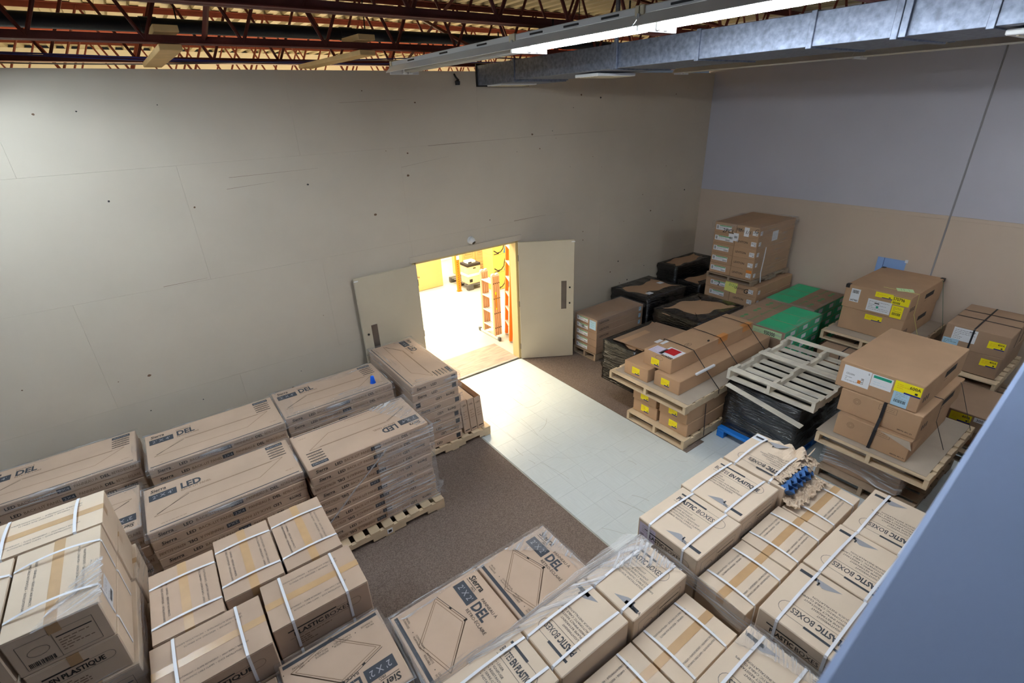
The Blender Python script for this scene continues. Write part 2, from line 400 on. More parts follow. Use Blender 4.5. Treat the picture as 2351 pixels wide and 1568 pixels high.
def panel_stack(where, x0, x1, y0, y1, ztop, n, rot, word, group, zb=.14, sides='front', jitter=.008, toplabel=None, m=None, rnd_flip=True):
    h = (ztop-zb)/n; out = []
    rr = random.Random(where)
    for i in range(n):
        z1 = ztop-i*h; dx, dy = (rr.uniform(-jitter, jitter), rr.uniform(-jitter, jitter)) if i else (0, 0)
        lab = toplabel if (i == 0 and toplabel) else f'{ORD[i]} flat tan panel carton {"of" if i == 0 else "down in"} the {where}'
        o = carton(lab, x0+dx, x1+dx, y0+dy, y1+dy, z1-h+.001, z1, m or kraft, rot, 'panel_carton', 'box', group, jit=.35)
        if i == 0: shared('ptop'+word, o, lambda L, W, H: panel_top(L, W, H, word, 24 if L > .9 else 22))
        fl = rnd_flip and i in (2, 4, 7, 9)
        for sd in sides.split(','):
            if sd: shared('pside'+sd+str(fl), o, lambda L, W, H: panel_side(L, W, H, sd, fl, '2X4' if L > .9 else '2X2'))
        out.append(o)
    return out
# ------------------------------------------------------------------ pallets
def pallet(label, x0, x1, y0, y1, z0, H=.14, along='x', m=None, flip=False, rz=0, ndeck=7, nbot=3, bwf=.72, notch=True, group='wooden pallets'):
    """stringers run along `along`; deck boards across"""
    m = m or wood
    L, W = (x1-x0, y1-y0) if along == 'x' else (y1-y0, x1-x0)
    t = thing('pallet', label, 'pallet', ((x0+x1)/2, (y0+y1)/2, z0), (0 if along == 'x' else PI/2)+math.radians(rz), group)
    th = .018; bw = L/(ndeck)*bwf
    def zz(a, b): return (H-b, H-a) if flip else (a, b)
    me = MB(); z = zz(H-th, H); me.cbox(-bw/2, bw/2, -W/2, W/2, *z, m, .002); me = me.mesh('deck_board')
    for i in range(ndeck):
        link('deck_board', me, t, (-L/2+bw/2+(L-bw)*i/(ndeck-1), 0, 0), random.uniform(-.006, .006))
    bb = .1; me = MB(); z = zz(0, th); me.cbox(-bb/2, bb/2, -W/2, W/2, *z, m, .002); me = me.mesh('bottom_board')
    for i in range(nbot):
        link('bottom_board', me, t, (-L/2+bb/2+(L-bb)*i/(nbot-1), 0, 0))
    me = MB(); z = zz(th, H-th); sw = .04
    if notch:
        a, b = z; nt = .04; lo, hi = (a, a+nt) if not flip else (b-nt, b); mid = (a+nt, b) if not flip else (a, b-nt)
        me.box(-L/2, L/2, -sw/2, sw/2, *mid, m)
        for u, v in ((-.5, -.34), (-.14, .14), (.34, .5)): me.box(L*u, L*v, -sw/2, sw/2, lo, hi, m)
    else: me.box(-L/2, L/2, -sw/2, sw/2, *z, m)
    me = me.mesh('stringer')
    for y in (-W/2+sw/2, 0, W/2-sw/2): link('stringer', me, t, (0, y, 0))
    return t
# ------------------------------------------------------------------ film shells
def film_shell(label, x0, x1, y0, y1, z0, z1, m=None, rim=.1, off=.011, rough=.006, name='stretch_wrap', cat='plastic wrap', r=.02, step=.05, full_top=False, slack=0.0, seed=1, parent=None, zwave=.0, group='clear plastic wraps'):
    m = m or film; mb = MB(); mb.uv = []; rr = random.Random(seed)
    x0 -= off; x1 += off; y0 -= off; y1 += off; z1 += off*.6
    per = []
    def edge(a, b):
        n = max(2, int(math.hypot(b[0]-a[0], b[1]-a[1])/step))
        for i in range(n): t = i/n; per.append((a[0]+(b[0]-a[0])*t, a[1]+(b[1]-a[1])*t))
    edge((x0, y0), (x1, y0)); edge((x1, y0), (x1, y1)); edge((x1, y1), (x0, y1)); edge((x0, y1), (x0, y0))
    n = len(per); cx, cy = (x0+x1)/2, (y0+y1)/2; nz = max(3, int((z1-z0)/.05)); rows = []
    acc = [0]
    for i in range(1, n+1):
        a, b = per[i-1], per[i % n]; acc.append(acc[-1]+math.hypot(b[0]-a[0], b[1]-a[1]))
    ph = [rr.uniform(0, 6) for _ in range(6)]
    def wob(i, z): return rough*(math.sin(acc[i]*9+z*31+ph[0])+math.sin(acc[i]*23-z*47+ph[1])*.6+math.sin(z*83+ph[2]+acc[i]*3)*.7)
    for k in range(nz+1):
        z = z0+(z1-z0)*k/nz; row = []
        for i in range(n+1):
            x, y = per[i % n]; d = Vector((x-cx, y-cy)).normalized()
            wv = wob(i % n, z) if k < nz else 0
            zz = z + (zwave*math.sin(acc[i % n]*7+ph[3])*(1-k/nz))
            mb.v.append((x+d.x*abs(wv), y+d.y*abs(wv), zz)); mb.uv.append((acc[i], z)); row.append(len(mb.v)-1)
        rows.append(row)
    if full_top: rim = min(x1-x0, y1-y0)/2*.98
    nr = 3 if not full_top else 6
    for k in range(1, nr+1):
        row = []
        for i in range(n+1):
            x, y = per[i % n]
            q = rim*(k/nr)*(1+.35*math.sin(acc[i % n]*4.1+ph[4])+.25*math.sin(acc[i % n]*11+ph[5])) if not full_top else rim*(k/nr)
            X = min(max(x, x0+min(q, (x1-x0)*.48)), x1-min(q, (x1-x0)*.48)); Yv = min(max(y, y0+min(q, (y1-y0)*.48)), y1-min(q, (y1-y0)*.48))
            mb.v.append((X, Yv, z1+.002+.003*math.sin(i*1.7+k)-slack*k/nr)); mb.uv.append((acc[i], z1+q)); row.append(len(mb.v)-1)
        rows.append(row)
    km = mb.mi(m)
    for a, b in zip(rows, rows[1:]):
        for i in range(n): mb.f.append((a[i], a[i+1], b[i+1], b[i])); mb.m.append(km)
    o = mb.build(name, parent, smooth=True)
    if label: tag(o, label, cat, group)
    return o
def film_band(label, path, z0, z1, m=None, name='stretch_wrap', step=.05, rough=.006, seed=3, group='clear plastic wraps', rise=0):
    """strip of film standing on edge along a plan path"""
    mb = MB(); mb.uv = []; P = []; m = m or film_hvy
    for a, b in zip(path, path[1:]):
        n = max(2, int(math.hypot(b[0]-a[0], b[1]-a[1])/step))
        for i in range(n): t = i/n; P.append((a[0]+(b[0]-a[0])*t, a[1]+(b[1]-a[1])*t))
    P.append(path[-1]); rr = random.Random(seed); rows = []; nz = 5; d = 0
    for i, p in enumerate(P):
        if i: d += math.hypot(p[0]-P[i-1][0], p[1]-P[i-1][1])
        row = []
        for k in range(nz+1):
            z = z0+(z1-z0)*k/nz+.012*math.sin(d*6+1)+rise*i/(len(P)-1)
            mb.v.append((p[0]+rough*math.sin(d*17+k*2.1), p[1]+rough*math.sin(d*13+k*1.7+2), z)); mb.uv.append((d, z)); row.append(len(mb.v)-1)
        rows.append(row)
    km = mb.mi(m)
    for a, b in zip(rows, rows[1:]):
        for k in range(nz): mb.f.append((a[k], b[k], b[k+1], a[k+1])); mb.m.append(km)
    return tag(mb.build(name, smooth=True), label, 'plastic wrap', group)
def film_sheet(label, outline, z, m, name='stretch_wrap', group='clear plastic wraps', n=14):
    """crumpled film lying flat on lids, inside an outline"""
    mb = MB(); mb.uv = []; km = mb.mi(m); cx = sum(p[0] for p in outline)/len(outline); cy = sum(p[1] for p in outline)/len(outline); ring = []
    for a, b in zip(outline, outline[1:]+outline[:1]):
        for i in range(n): t = i/n; ring.append((a[0]+(b[0]-a[0])*t, a[1]+(b[1]-a[1])*t))
    rows = []; rr = random.Random(len(label))
    for k in range(6):
        f = k/5; row = []
        for i, (x, y) in enumerate(ring):
            j = 1 if k in (0,) else 0
            X, Yv = cx+(x-cx)*(1-f*.97), cy+(y-cy)*(1-f*.97)
            mb.v.append((X+j*.006*math.sin(i*2.3), Yv+j*.006*math.cos(i*1.9), z+.004*abs(math.sin(X*41+Yv*23))+.003*rr.random())); mb.uv.append((X*1.3+Yv*.6, Yv-X*.5)); row.append(len(mb.v)-1)
        rows.append(row)
    L_ = len(ring)
    for a, b in zip(rows, rows[1:]):
        for i in range(L_): j = (i+1) % L_; mb.f.append((a[i], a[j], b[j], b[i])); mb.m.append(km)
    return tag(mb.build(name, smooth=True), label, 'plastic wrap', group)
def film_drape(label, x0, x1, prof, m, n=40):
    """film drawn tight between two levels: a profile in y, z swept along x"""
    mb = MB(); mb.uv = []; km = mb.mi(m); rows = []
    for i in range(n+1):
        x = x0+(x1-x0)*i/n; row = []
        for k, (y, z) in enumerate(prof):
            w_ = 1-.75*(1-i/n)**1.5
            yy_ = -4.69+(y+4.69)*w_
            mb.v.append((x, yy_+.004*math.sin(i*.9+k), z+.003*math.sin(i*1.7+k*2))); mb.uv.append((x, k*.05+.3*i/n)); row.append(len(mb.v)-1)
        rows.append(row)
    for a, b in zip(rows, rows[1:]):
        for k in range(len(prof)-1): mb.f.append((a[k], b[k], b[k+1], a[k+1])); mb.m.append(km)
    return tag(mb.build('stretch_wrap', smooth=True), label, 'plastic wrap', 'clear plastic wraps')
def black_stack(label, x0, x1, y0, y1, z0, z1, hole=.13, seed=1, lean=0.0, top=True, name='wrapped_pallet_load', rough=.011):
    """load wrapped in black film, with the carton lid bare inside a ragged rim"""
    mb = MB(); rr = random.Random(seed); step = .06; per = []
    def edge(a, b):
        n = max(2, int(math.hypot(b[0]-a[0], b[1]-a[1])/step))
        for i in range(n): t = i/n; per.append((a[0]+(b[0]-a[0])*t, a[1]+(b[1]-a[1])*t))
    W, D, H = x1-x0, y1-y0, z1-z0
    edge((-W/2, -D/2), (W/2, -D/2)); edge((W/2, -D/2), (W/2, D/2)); edge((W/2, D/2), (-W/2, D/2)); edge((-W/2, D/2), (-W/2, -D/2))
    n = len(per); rows = []; nz = max(4, int(H/.06)); ph = [rr.uniform(0, 6) for _ in range(5)]
    for k in range(nz+1):
        z = H*k/nz; row = []
        for i, (x, y) in enumerate(per):
            s = i*step; wv = rough*(math.sin(z*40+ph[0]+s*2)+.8*math.sin(z*71-s*5+ph[1])+.5*math.sin(s*19+z*13+ph[2]))*(1 if 0 < k < nz else .1)
            d = Vector((x, y)).normalized(); e = min(1, .05*k)
            mb.v.append((x+d.x*(wv-rough)+lean*k/nz, y+d.y*(wv-rough), z)); row.append(len(mb.v)-1)
        rows.append(row)
    for k in range(1, 4):
        row = []
        for i, (x, y) in enumerate(per):
            s = i*step; q = hole*k/3*(1+.45*math.sin(s*3.1+ph[3])+.2*math.sin(s*11+ph[4]))
            X = max(-W/2+q, min(W/2-q, x)); Yv = max(-D/2+q, min(D/2-q, y))
            mb.v.append((X+lean, Yv, H+.006*math.sin(i*1.3)+(.004 if k < 3 else .001))); row.append(len(mb.v)-1)
        rows.append(row)
    km = mb.mi(black_wrap)
    for a, b in zip(rows, rows[1:]):
        for i in range(n): j = (i+1) % n; mb.f.append((a[i], a[j], b[j], b[i])); mb.m.append(km)
    o = mb.build(name, None, ((x0+x1)/2, (y0+y1)/2, z0), 0, True); tag(o, label, 'pallet load', 'pallet loads in black film')
    if top:
        c = MB(); c.cbox(-W/2+.02+lean, W/2-.02+lean, -D/2+.02, D/2-.02, H-.05, H-.004, kraft_br, .004); c.build('carton_lid', o)
    else:
        c = MB(); c.box(-W/2+.02+lean, W/2-.02+lean, -D/2+.02, D/2-.02, H-.02, H-.006, black_wrap); c.build('film_top', o)
    return o
def sticker(o, face, u, v, w_, h, base='white', rot=0, fn=None, name='sticker'):
    L, W, H = dims(o); p = Print(L, W, H, face, rot); p.rect(u-w_/2, v-h/2, u+w_/2, v+h/2, base, .9)
    if fn: fn(p, u, v, w_, h)
    return p.build(name, o)

# ================================================================== THE ROOM
XR, HT, DW, DH = 5.79, 4.536, .915, 2.13
XL, YF, YB = -9.5, -11.0, 9.0
# floor base, vinyl tiles along the clear path, carpets
mb = MB(); mb.box(XL, 8, YF, YB, -.12, -.006, floor_m); floor = struct(mb.build('floor'))
T = .308
tm = []
for M_ in (tileA, tileB):
    b_ = MB(); b_.cbox(-T/2+.0004, T/2-.0004, -T/2+.0004, T/2-.0004, -.006, 0, M_, .0006); tm.append(b_.mesh('tile'))
nt_ = 0
for i in range(6):
    for j in range(24):
        y = -.02-T/2-j*T
        link('tile', tm[(i+j) % 2], floor, (-.924+T/2+i*T, y, 0)); nt_ += 1
for i in range(6, 14):
    for j in range(11, 19): link('tile', tm[(i+j) % 2], floor, (-.924+T/2+i*T, -.02-T/2-j*T, 0))
b_ = MB(); b_.box(-.924, 5.7, -.02-19*T-3, -.02-24*T+T*5, -.006, -.0005, tileA)
b_ = MB(); b_.box(-.924+14*T, 5.75, -.02-19*T, -.02-11*T, -.006, -.0005, tileB); b_.build('tile_field', floor)
b_ = MB(); b_.box(-.924+6*T, 5.75, -9, -.02-19*T, -.006, -.0005, tileA); b_.build('tile_field', floor)
cm = MB(); cm.cbox(XL, -.945, -9, -.02, -.005, .006, carpet, .003)
tag(cm.build('carpet'), 'brown speckled carpet left of the pale tiled path', 'carpet')
cm = MB(); cm.cbox(.93, 5.75, -3.44, -.02, -.005, .006, carpet, .003)
tag(cm.build('carpet'), 'brown speckled carpet right of the pale tiled path, by the open door leaf', 'carpet')
cm = MB(); cm.cbox(.93, 1.3, -3.50, -3.44, -.005, .005, carpet, .002); cm.build('carpet_edge', bpy.data.objects['carpet.001'])

sm = MB(); rr = random.Random(9)
for i in range(46):
    x, y = rr.uniform(-.85, 1.6), rr.uniform(-4.4, -.5); a = rr.gauss(-1.35, .35); l = rr.uniform(.08, .5); w_ = rr.uniform(.002, .006)
    if x > .85 and y > -3.55: continue
    c = rr.uniform(-.5, .5); P_ = [(x+l*t*math.cos(a+c*t), y+l*t*math.sin(a+c*t)) for t in (0, .25, .5, .75, 1)]
    for (xa, ya), (xb, yb) in zip(P_, P_[1:]):
        d = math.atan2(yb-ya, xb-xa); nx_, ny_ = -math.sin(d)*w_/2, math.cos(d)*w_/2
        sm.poly([(xa+nx_, ya+ny_, .0006), (xa-nx_, ya-ny_, .0006), (xb-nx_, yb-ny_, .0006), (xb+nx_, yb+ny_, .0006)], scuff_m)
so = sm.build('scuff_mark', floor); so['kind'] = 'stuff'
# back wall: painted plywood sheets over a core, with the double-door opening
wb = MB()
for x0, x1, z0, z1 in ((XL, -DW, 0, HT), (DW, XR, 0, HT), (-DW, DW, DH, HT)): wb.box(x0, x1, .012, .14, z0, z1, paint_wall)
wall_back = struct(wb.build('wall_back'))
def sheet(x0, x1, z0, z1):
    g = .0005
    b_ = MB(); b_.cbox(x0+g, x1-g, 0, .0125, z0+g, z1-g, paint_wall, .0006); b_.build('panel', wall_back)
SX = 2.478
for r, (z0, z1) in enumerate(((0, 1.22), (1.22, 2.44), (2.44, 3.66), (3.66, HT))):
    off = 1.555 if r % 2 == 0 else .32
    x = off-SX*5
    while x < XR:
        a, c = max(x, XL), min(x+SX, XR); x += SX
        if c-a < .02: continue
        if z0 < DH and a < DW and c > -DW:
            if a < -DW: sheet(a, -DW, z0, z1)
            if c > DW: sheet(DW, c, z0, z1)
            if z1 > DH: sheet(max(a, -DW), min(c, DW), DH, z1)
        else: sheet(a, c, z0, z1)
# opened seams, scuffs and nail dents on the plywood
sc_ = MB()
for (xa, za, xb, zb, w_) in ((.88, 2.452, 1.53, 2.455, .006), (-3.855, 2.455, -3.43, 2.462, .004), (-3.0, 3.38, -2.5, 3.407, .003), (-2.95, 3.496, -1.985, 3.507, .003), (-.5, 3.655, 1.56, 3.668, .003), (1.7, 3.665, 3.1, 3.665, .002), (-.92, 3.42, -.2, 3.5, .002), (-1.6, 4.2, -.7, 4.22, .002)):
    d = math.atan2(zb-za, xb-xa); l = math.hypot(xb-xa, zb-za)
    sc_.poly([(xa, -.0006, za-w_/2), (xb, -.0006, zb-w_/6), (xb, -.0006, zb+w_/6), (xa, -.0006, za+w_/2)], INK['brown'])
sc_.build('open_seam', wall_back)
sc_ = MB(); rr = random.Random(5)
for i in range(70):
    x, z, q = rr.uniform(-6.5, 5.5), rr.uniform(.8, 4.4), rr.choice((.006, .008, .012, .018))
    if -1.9 < x < 1.8 and z < 2.4: continue
    sc_.poly([(x+q*math.cos(t*PI/4)*rr.uniform(.7, 1.3), -.0008, z+q*.8*math.sin(t*PI/4)) for t in range(8)], INK['brown'] if i % 3 else INK['black'])
nd = sc_.build('nail_dent', wall_back); nd['kind'] = 'stuff'
# right wall: concrete panels, grey-blue above, beige below, with a sealed joint
HD = 2.391; YJ = -4.221
wr = MB()
for y0, y1 in ((YJ+.012, .14), (YF, YJ-.012)):
    wr.cbox(XR, XR+.2, y0, y1, 0, HD, paint_lo, .003); wr.cbox(XR+.001, XR+.2, y0, y1, HD, 5.6, paint_hi, .002)
wr.box(XR+.012, XR+.18, YJ-.012, YJ+.012, 0, 5.6, INK['grey'])
wall_right = struct(wr.build('wall_right'))
b_ = MB()
for y0, y1 in ((YJ+.012, -.001), (YF, YJ-.012)): b_.cbox(XR-.006, XR+.002, y0, y1, HD-.055, HD, paint_lo, .002)
struct(b_.build('trim_3'))
b_ = MB(); b_.box(XL-.1, XL, YF, YB, 0, 5.6, paint_hi); struct(b_.build('wall_left'))
b_ = MB(); b_.box(XL, XR+.2, YF-.1, YF, 0, 5.6, paint_hi); struct(b_.build('wall_front'))
# double door: casing, leaves, threshold
b_ = MB()
b_.cbox(-DW-.06, DW+.09, -.018, .004, DH, DH+.09, paint_wall, .004)
struct(b_.build('trim_1'))
b_ = MB()
for s in (-1, 1): b_.cbox(s*DW-.03, s*DW+.03, -.004, .17, 0, DH, jamb_m, .004)
b_.cbox(-DW, DW, -.004, .17, DH-.03, DH, jamb_m, .004)
struct(b_.build('trim_2'))
b_ = MB(); b_.cbox(-.9, .9, .02, .80, 0, .012, mat('threshold_paint', (172, 140, 126), .6, nz=(4, .16), stretch=(1, 5, 1), dark=(120, 112, 104)), .006)
b_.cbox(-.9, .9, .01, .06, 0, .02, mat('threshold_grey', (150, 146, 140), .5, nz=(9, .2)), .006)
struct(b_.build('trim_4'))
def leaf(name, hinge, ang, s, label):
    o = bpy.data.objects.new(name, None); COL.objects.link(o); o.location = hinge; o.rotation_euler = (0, 0, ang); o['kind'] = 'structure'
    Wd = .925
    a, c = (0, Wd) if s > 0 else (-Wd, 0)
    b_ = MB(); b_.cbox(a, c, -.022, .022, .012, DH-.02, door_m, .003); b_.build('leaf', o)
    e = c if s > 0 else a; q = -s
    b_ = MB(); b_.cbox(e+q*.17-.045, e+q*.17+.045, -.0245, -.0215, .92, 1.42, steel_plate, .001); b_.build('pull_plate', o)
    for z in (1.02, 1.3):
        b_ = MB(); b_.lathe([(0, .012), (.014, .010), (.016, 0)], dark_m, 12); p = b_.build('bolt', o, (e+q*.07, -.0225, z)); p.rotation_euler = (PI/2, 0, 0)
    b_ = MB(); b_.cbox(e+q*.02-.03, e+q*.02+.03, -.025, -.0215, DH-.06, DH-.045, white_metal, .001); b_.build('contact_sensor', o)
    h = 0
    for z in (.25, 1.05, 1.85):
        b_ = MB(); b_.tube([(h, -.012, z-.05), (h, -.012, z+.05)], .011, steel_plate, 8); b_.build('hinge', o)
    return o
leaf('door_1', (-DW+.005, -.04, 0), math.radians(3), -1, '')
leaf('door_2', (DW-.0, -.03, 0), -math.radians(32), 1, '')
# camera dome over the doors
t = thing('security_camera', 'small white dome security camera on the wall above the double doors', 'camera', (.05, 0, 2.29))
b_ = MB(); b_.lathe([(0, 0), (.055, 0), (.058, .012), (.05, .03), (.0, .03)], white_metal, 20); o = b_.build('base', t); o.rotation_euler = (PI/2, 0, 0)
b_ = MB(); b_.lathe([(.05*math.cos(a*PI/16), .05*math.sin(a*PI/16)) for a in range(-4, 9)], white_metal, 20); o = b_.build('ball', t, (0, -.05, -.003), smooth=True); o.rotation_euler = (PI/2+.7, 0, .3)
b_ = MB(); b_.lathe([(0, .053), (.028, .049), (.03, .044), (.031, .03)], dark_m, 16); o = b_.build('lens', t, (0, -.05, -.003)); o.rotation_euler = (PI/2+.7, 0, .3)
# blue sheet on the right wall
t = thing('plastic_sheet', 'sky-blue plastic sheet taped flat on the beige right wall', 'sheet', (XR-.003, -3.67, 1.42))
b_ = MB(); b_.cbox(-.004, .0, -.2, .2, -.18, .21, mat('sheet_blue', (140, 172, 222), .3), .001); b_.build('sheet', t)
b_ = MB(); b_.box(-.006, -.004, .1, .106, -.18, .21, INK['blue']); b_.build('fold_line', t)
b_ = MB(); b_.box(-.007, -.004, -.22, -.18, .18, .23, INK['white']); b_.build('tape', t)

# ================================================================== THE ROOF
deck = MB(); ZD = 5.32; x = XL; km = deck.mi(deck_m); prof = []
while x < XR+.2: prof += [(x, ZD), (x+.09, ZD), (x+.105, ZD+.045), (x+.20, ZD+.045), (x+.215, ZD)]; x += .215
for (xa, za), (xb, zb) in zip(prof, prof[1:]): deck.poly([(xa, YF, za), (xb, YF, zb), (xb, YB+4, zb), (xa, YB+4, za)], deck_m)
deck.box(XL-.1, XR+.2, YF, YB+4, ZD+.12, ZD+.2, deck_m)
struct(deck.build('ceiling'))
b_ = MB(); b_.box(XL, XR+2, 6.6, 6.8, 0, ZD, room_w); b_.box(XL, XL+.1, .14, 6.6, 0, ZD, room_w); struct(b_.build('wall_far'))
ROD = {}
def rod(l):
    k = round(l, 2)
    if k not in ROD:
        b_ = MB(); b_.tube([(0, 0, 0), (0, 0, l)], .014, oxide, 6); ROD[k] = b_.mesh('web_bar')
    return ROD[k]
JOISTS = [(-4.75, 'nearest the camera overhead'), (-3.1, 'second from the camera, above the duct'), (-1.42, 'over the room, closest to the back wall'), (.2, 'just beyond the top of the back wall'), (1.85, 'first of the far room, lit orange'), (3.5, 'second of the far room, lit orange'), (5.2, 'farthest, lit orange')]
for y, wh in JOISTS:
    t = thing('steel_joist', f'red-oxide open-web roof joist {wh}', 'joist', (0, y, 4.6), 0, 'roof joists')
    x0, x1 = XL+.2, XR-.02
    b_ = MB(); b_.box(x0, x1, -.055, -.006, 0, .006, oxide); b_.box(x0, x1, .006, .055, 0, .006, oxide); b_.box(x0, x1, -.012, -.006, .006, .055, oxide); b_.box(x0, x1, .006, .012, .006, .055, oxide); b_.build('bottom_chord', t)
    b_ = MB(); b_.box(x0, x1, -.06, -.006, .705, .712, oxide); b_.box(x0, x1, .006, .06, .705, .712, oxide); b_.box(x0, x1, -.012, -.006, .65, .705, oxide); b_.box(x0, x1, .006, .012, .65, .705, oxide); b_.build('top_chord', t)
    st = .66; x = -7.4
    while x < XR-.3:
        for s in (-1, 1):
            a = math.atan2(st/2, .68); o = link('web_bar', rod(.68/math.cos(a)), t, (x, 0, .02)); o.rotation_euler = (0, s*a, 0)
        x += st
# bridging struts between joists
for k, (x, ya, yb, wh) in enumerate(((-3.05, -3.1, -1.42, 'left of the lumber block'), (1.7, -3.1, -1.42, 'above the duct'), (-.6, -1.42, .2, 'above the wall top'), (2.6, -4.75, -3.1, 'beyond the duct'))):
    b_ = MB(); b_.tube([(x, ya, 4.64), (x, yb, 5.24)], .02, oxide, 4); b_.tube([(x, ya, 5.24), (x, yb, 4.64)], .02, oxide, 4)
    tag(b_.build('joist_bridging'), f'crossed steel bridging angles between two roof joists, {wh}', 'bracing', 'joist bridging')
# sprinkler main and branch
t = thing('sprinkler_pipe', 'thick black sprinkler pipe running along between the roof joists', 'pipe', (0, -.95, 4.775))
b_ = MB(); b_.tube([(XL+.1, 0, 0), (-3.2, 0, 0), (1.5, 0, 0), (XR-.05, 0, 0)], .052, pipe_m, 14); b_.build('pipe', t, smooth=True)
for x in (-3.35, -1.75, 1.1):
    b_ = MB(); b_.tube([(x-.06, 0, 0), (x+.06, 0, 0)], .058, pipe_m, 14); b_.build('coupling', t)
    b_ = MB(); b_.tube([(x+.2, 0, .05), (x+.22, 0, .545)], .006, dark_m, 6); b_.build('hanger_chain', t)
b_ = MB(); b_.tube([(XL+.2, 2.6, 5.15), (XR-.2, 2.6, 5.15)], .028, mat('pipe_orange', (150, 62, 36), .5), 10)
tag(b_.build('sprinkler_pipe'), 'thin orange-red sprinkler pipe high in the far room behind the wall top', 'pipe')
# cables slung along the wall top
for k, (z, y, col, a) in enumerate(((4.62, .12, (70, 70, 150), .03), (4.64, .10, (60, 60, 130), .05), (4.60, .13, (150, 140, 130), .04))):
    P = [(x, y, z+.02+a*math.sin(x*.9+k)) for x in [XL+1+.3*i for i in range(42)]]
    b_ = MB(); b_.tube(P, .007, mat('cable%d' % k, col, .5), 6)
    tag(b_.build('cable'), ('upper purple data cable slung along the top of the back wall', 'lower purple data cable slung along the top of the back wall', 'thin grey wire slung along the top of the back wall')[k], 'cable')
# lumber braces from the joist to the wall top
for k, (xa, xb, wh) in enumerate(((-3.30, -3.34, 'left'), (-1.78, -1.90, 'right'))):
    t = thing('lumber_brace', f'pale lumber brace from joist to wall top, the {wh} one of the pair', 'lumber', ((xa+xb)/2, -.72, 4.55), 0, 'lumber braces')
    b_ = MB(); M_ = Matrix.Rotation(math.atan2(xa-xb, -1.5)+PI, 4, 'Z') if False else Matrix.Rotation(math.atan2(xb-xa, 1.5)*-1, 4, 'Z')
    b_.cbox(-.075, .075, -.78, .76, 0, .04, lumber, .003, M_); b_.build('plank', t)
    b_ = MB(); b_.cbox(-.08, .08, -.80, -.45, .115, .16, lumber, .003, M_); b_.build('block', t)
# small dark spot fixture at the wall top
t = thing('spotlight', 'tiny dark spotlight hooked on the wall top under the unlit end of the light row', 'light', (-.02, -.05, 4.42))
b_ = MB(); b_.tube([(0, .04, .08), (0, 0, .04), (.03, -.02, 0)], .012, dark_m, 8); b_.build('arm', t)
b_ = MB(); b_.lathe([(0, -.03), (.03, -.03), (.035, .01), (.015, .03), (0, .03)], dark_m, 12); b_.build('head', t, (.0, -.03, -.02))

# ================================================================== DUCT
DX0, DX1, DZ0, DZ1 = .33, 1.2, 4.388, 4.60
t = thing('air_duct', 'long galvanized rectangular air duct running from the back wall overhead', 'duct', (.765, 0, DZ0))
cuts = [0, -.85, -2.49, -3.45, -4.37, -4.89, -5.36, -7.5, -9.5]
for a, c in zip(cuts, cuts[1:]):
    lo = -.025 if a == 0 else 0
    b_ = MB(); b_.cbox(-.435, .435, c+.002, a-.002 if a else -.03, lo, DZ1-DZ0, galv, .003); b_.build('duct_section', t)
for c in cuts[1:-1]:
    b_ = MB(); b_.cbox(-.447, .447, c-.02, c+.02, -.012, DZ1-DZ0+.01, galv, .003); b_.build('joint_flange', t)
b_ = MB(); b_.cbox(-.45, .45, -.032, -.002, -.04, DZ1-DZ0+.02, dark_m, .004); b_.build('wall_collar', t)
for y in (-2.49, -4.89):
    for s in (-1, 1):
        b_ = MB(); b_.cbox(s*.45-.012, s*.45+.012, y-.07, y-.03, -.005, .72, galv, .002); b_.build('hanger_strap', t)
for y0, y1, x0, x1 in ((-.45, -.12, -.35, .25), (-2.15, -1.8, -.3, .3), (-5.86, -5.4, -.3, .3)):
    r_o = MB(); r_o.cbox(x0, x1, y0, y1, -.042, -.012, white_metal, .006); f = r_o.build('register', t)
    g = MB()
    for i in range(6): yy = y0+.05+(y1-y0-.1)*i/5; g.box(x0+.04, x1-.04, yy-.006, yy+.006, -.047, -.042, cream_metal)
    g.build('louver', f)

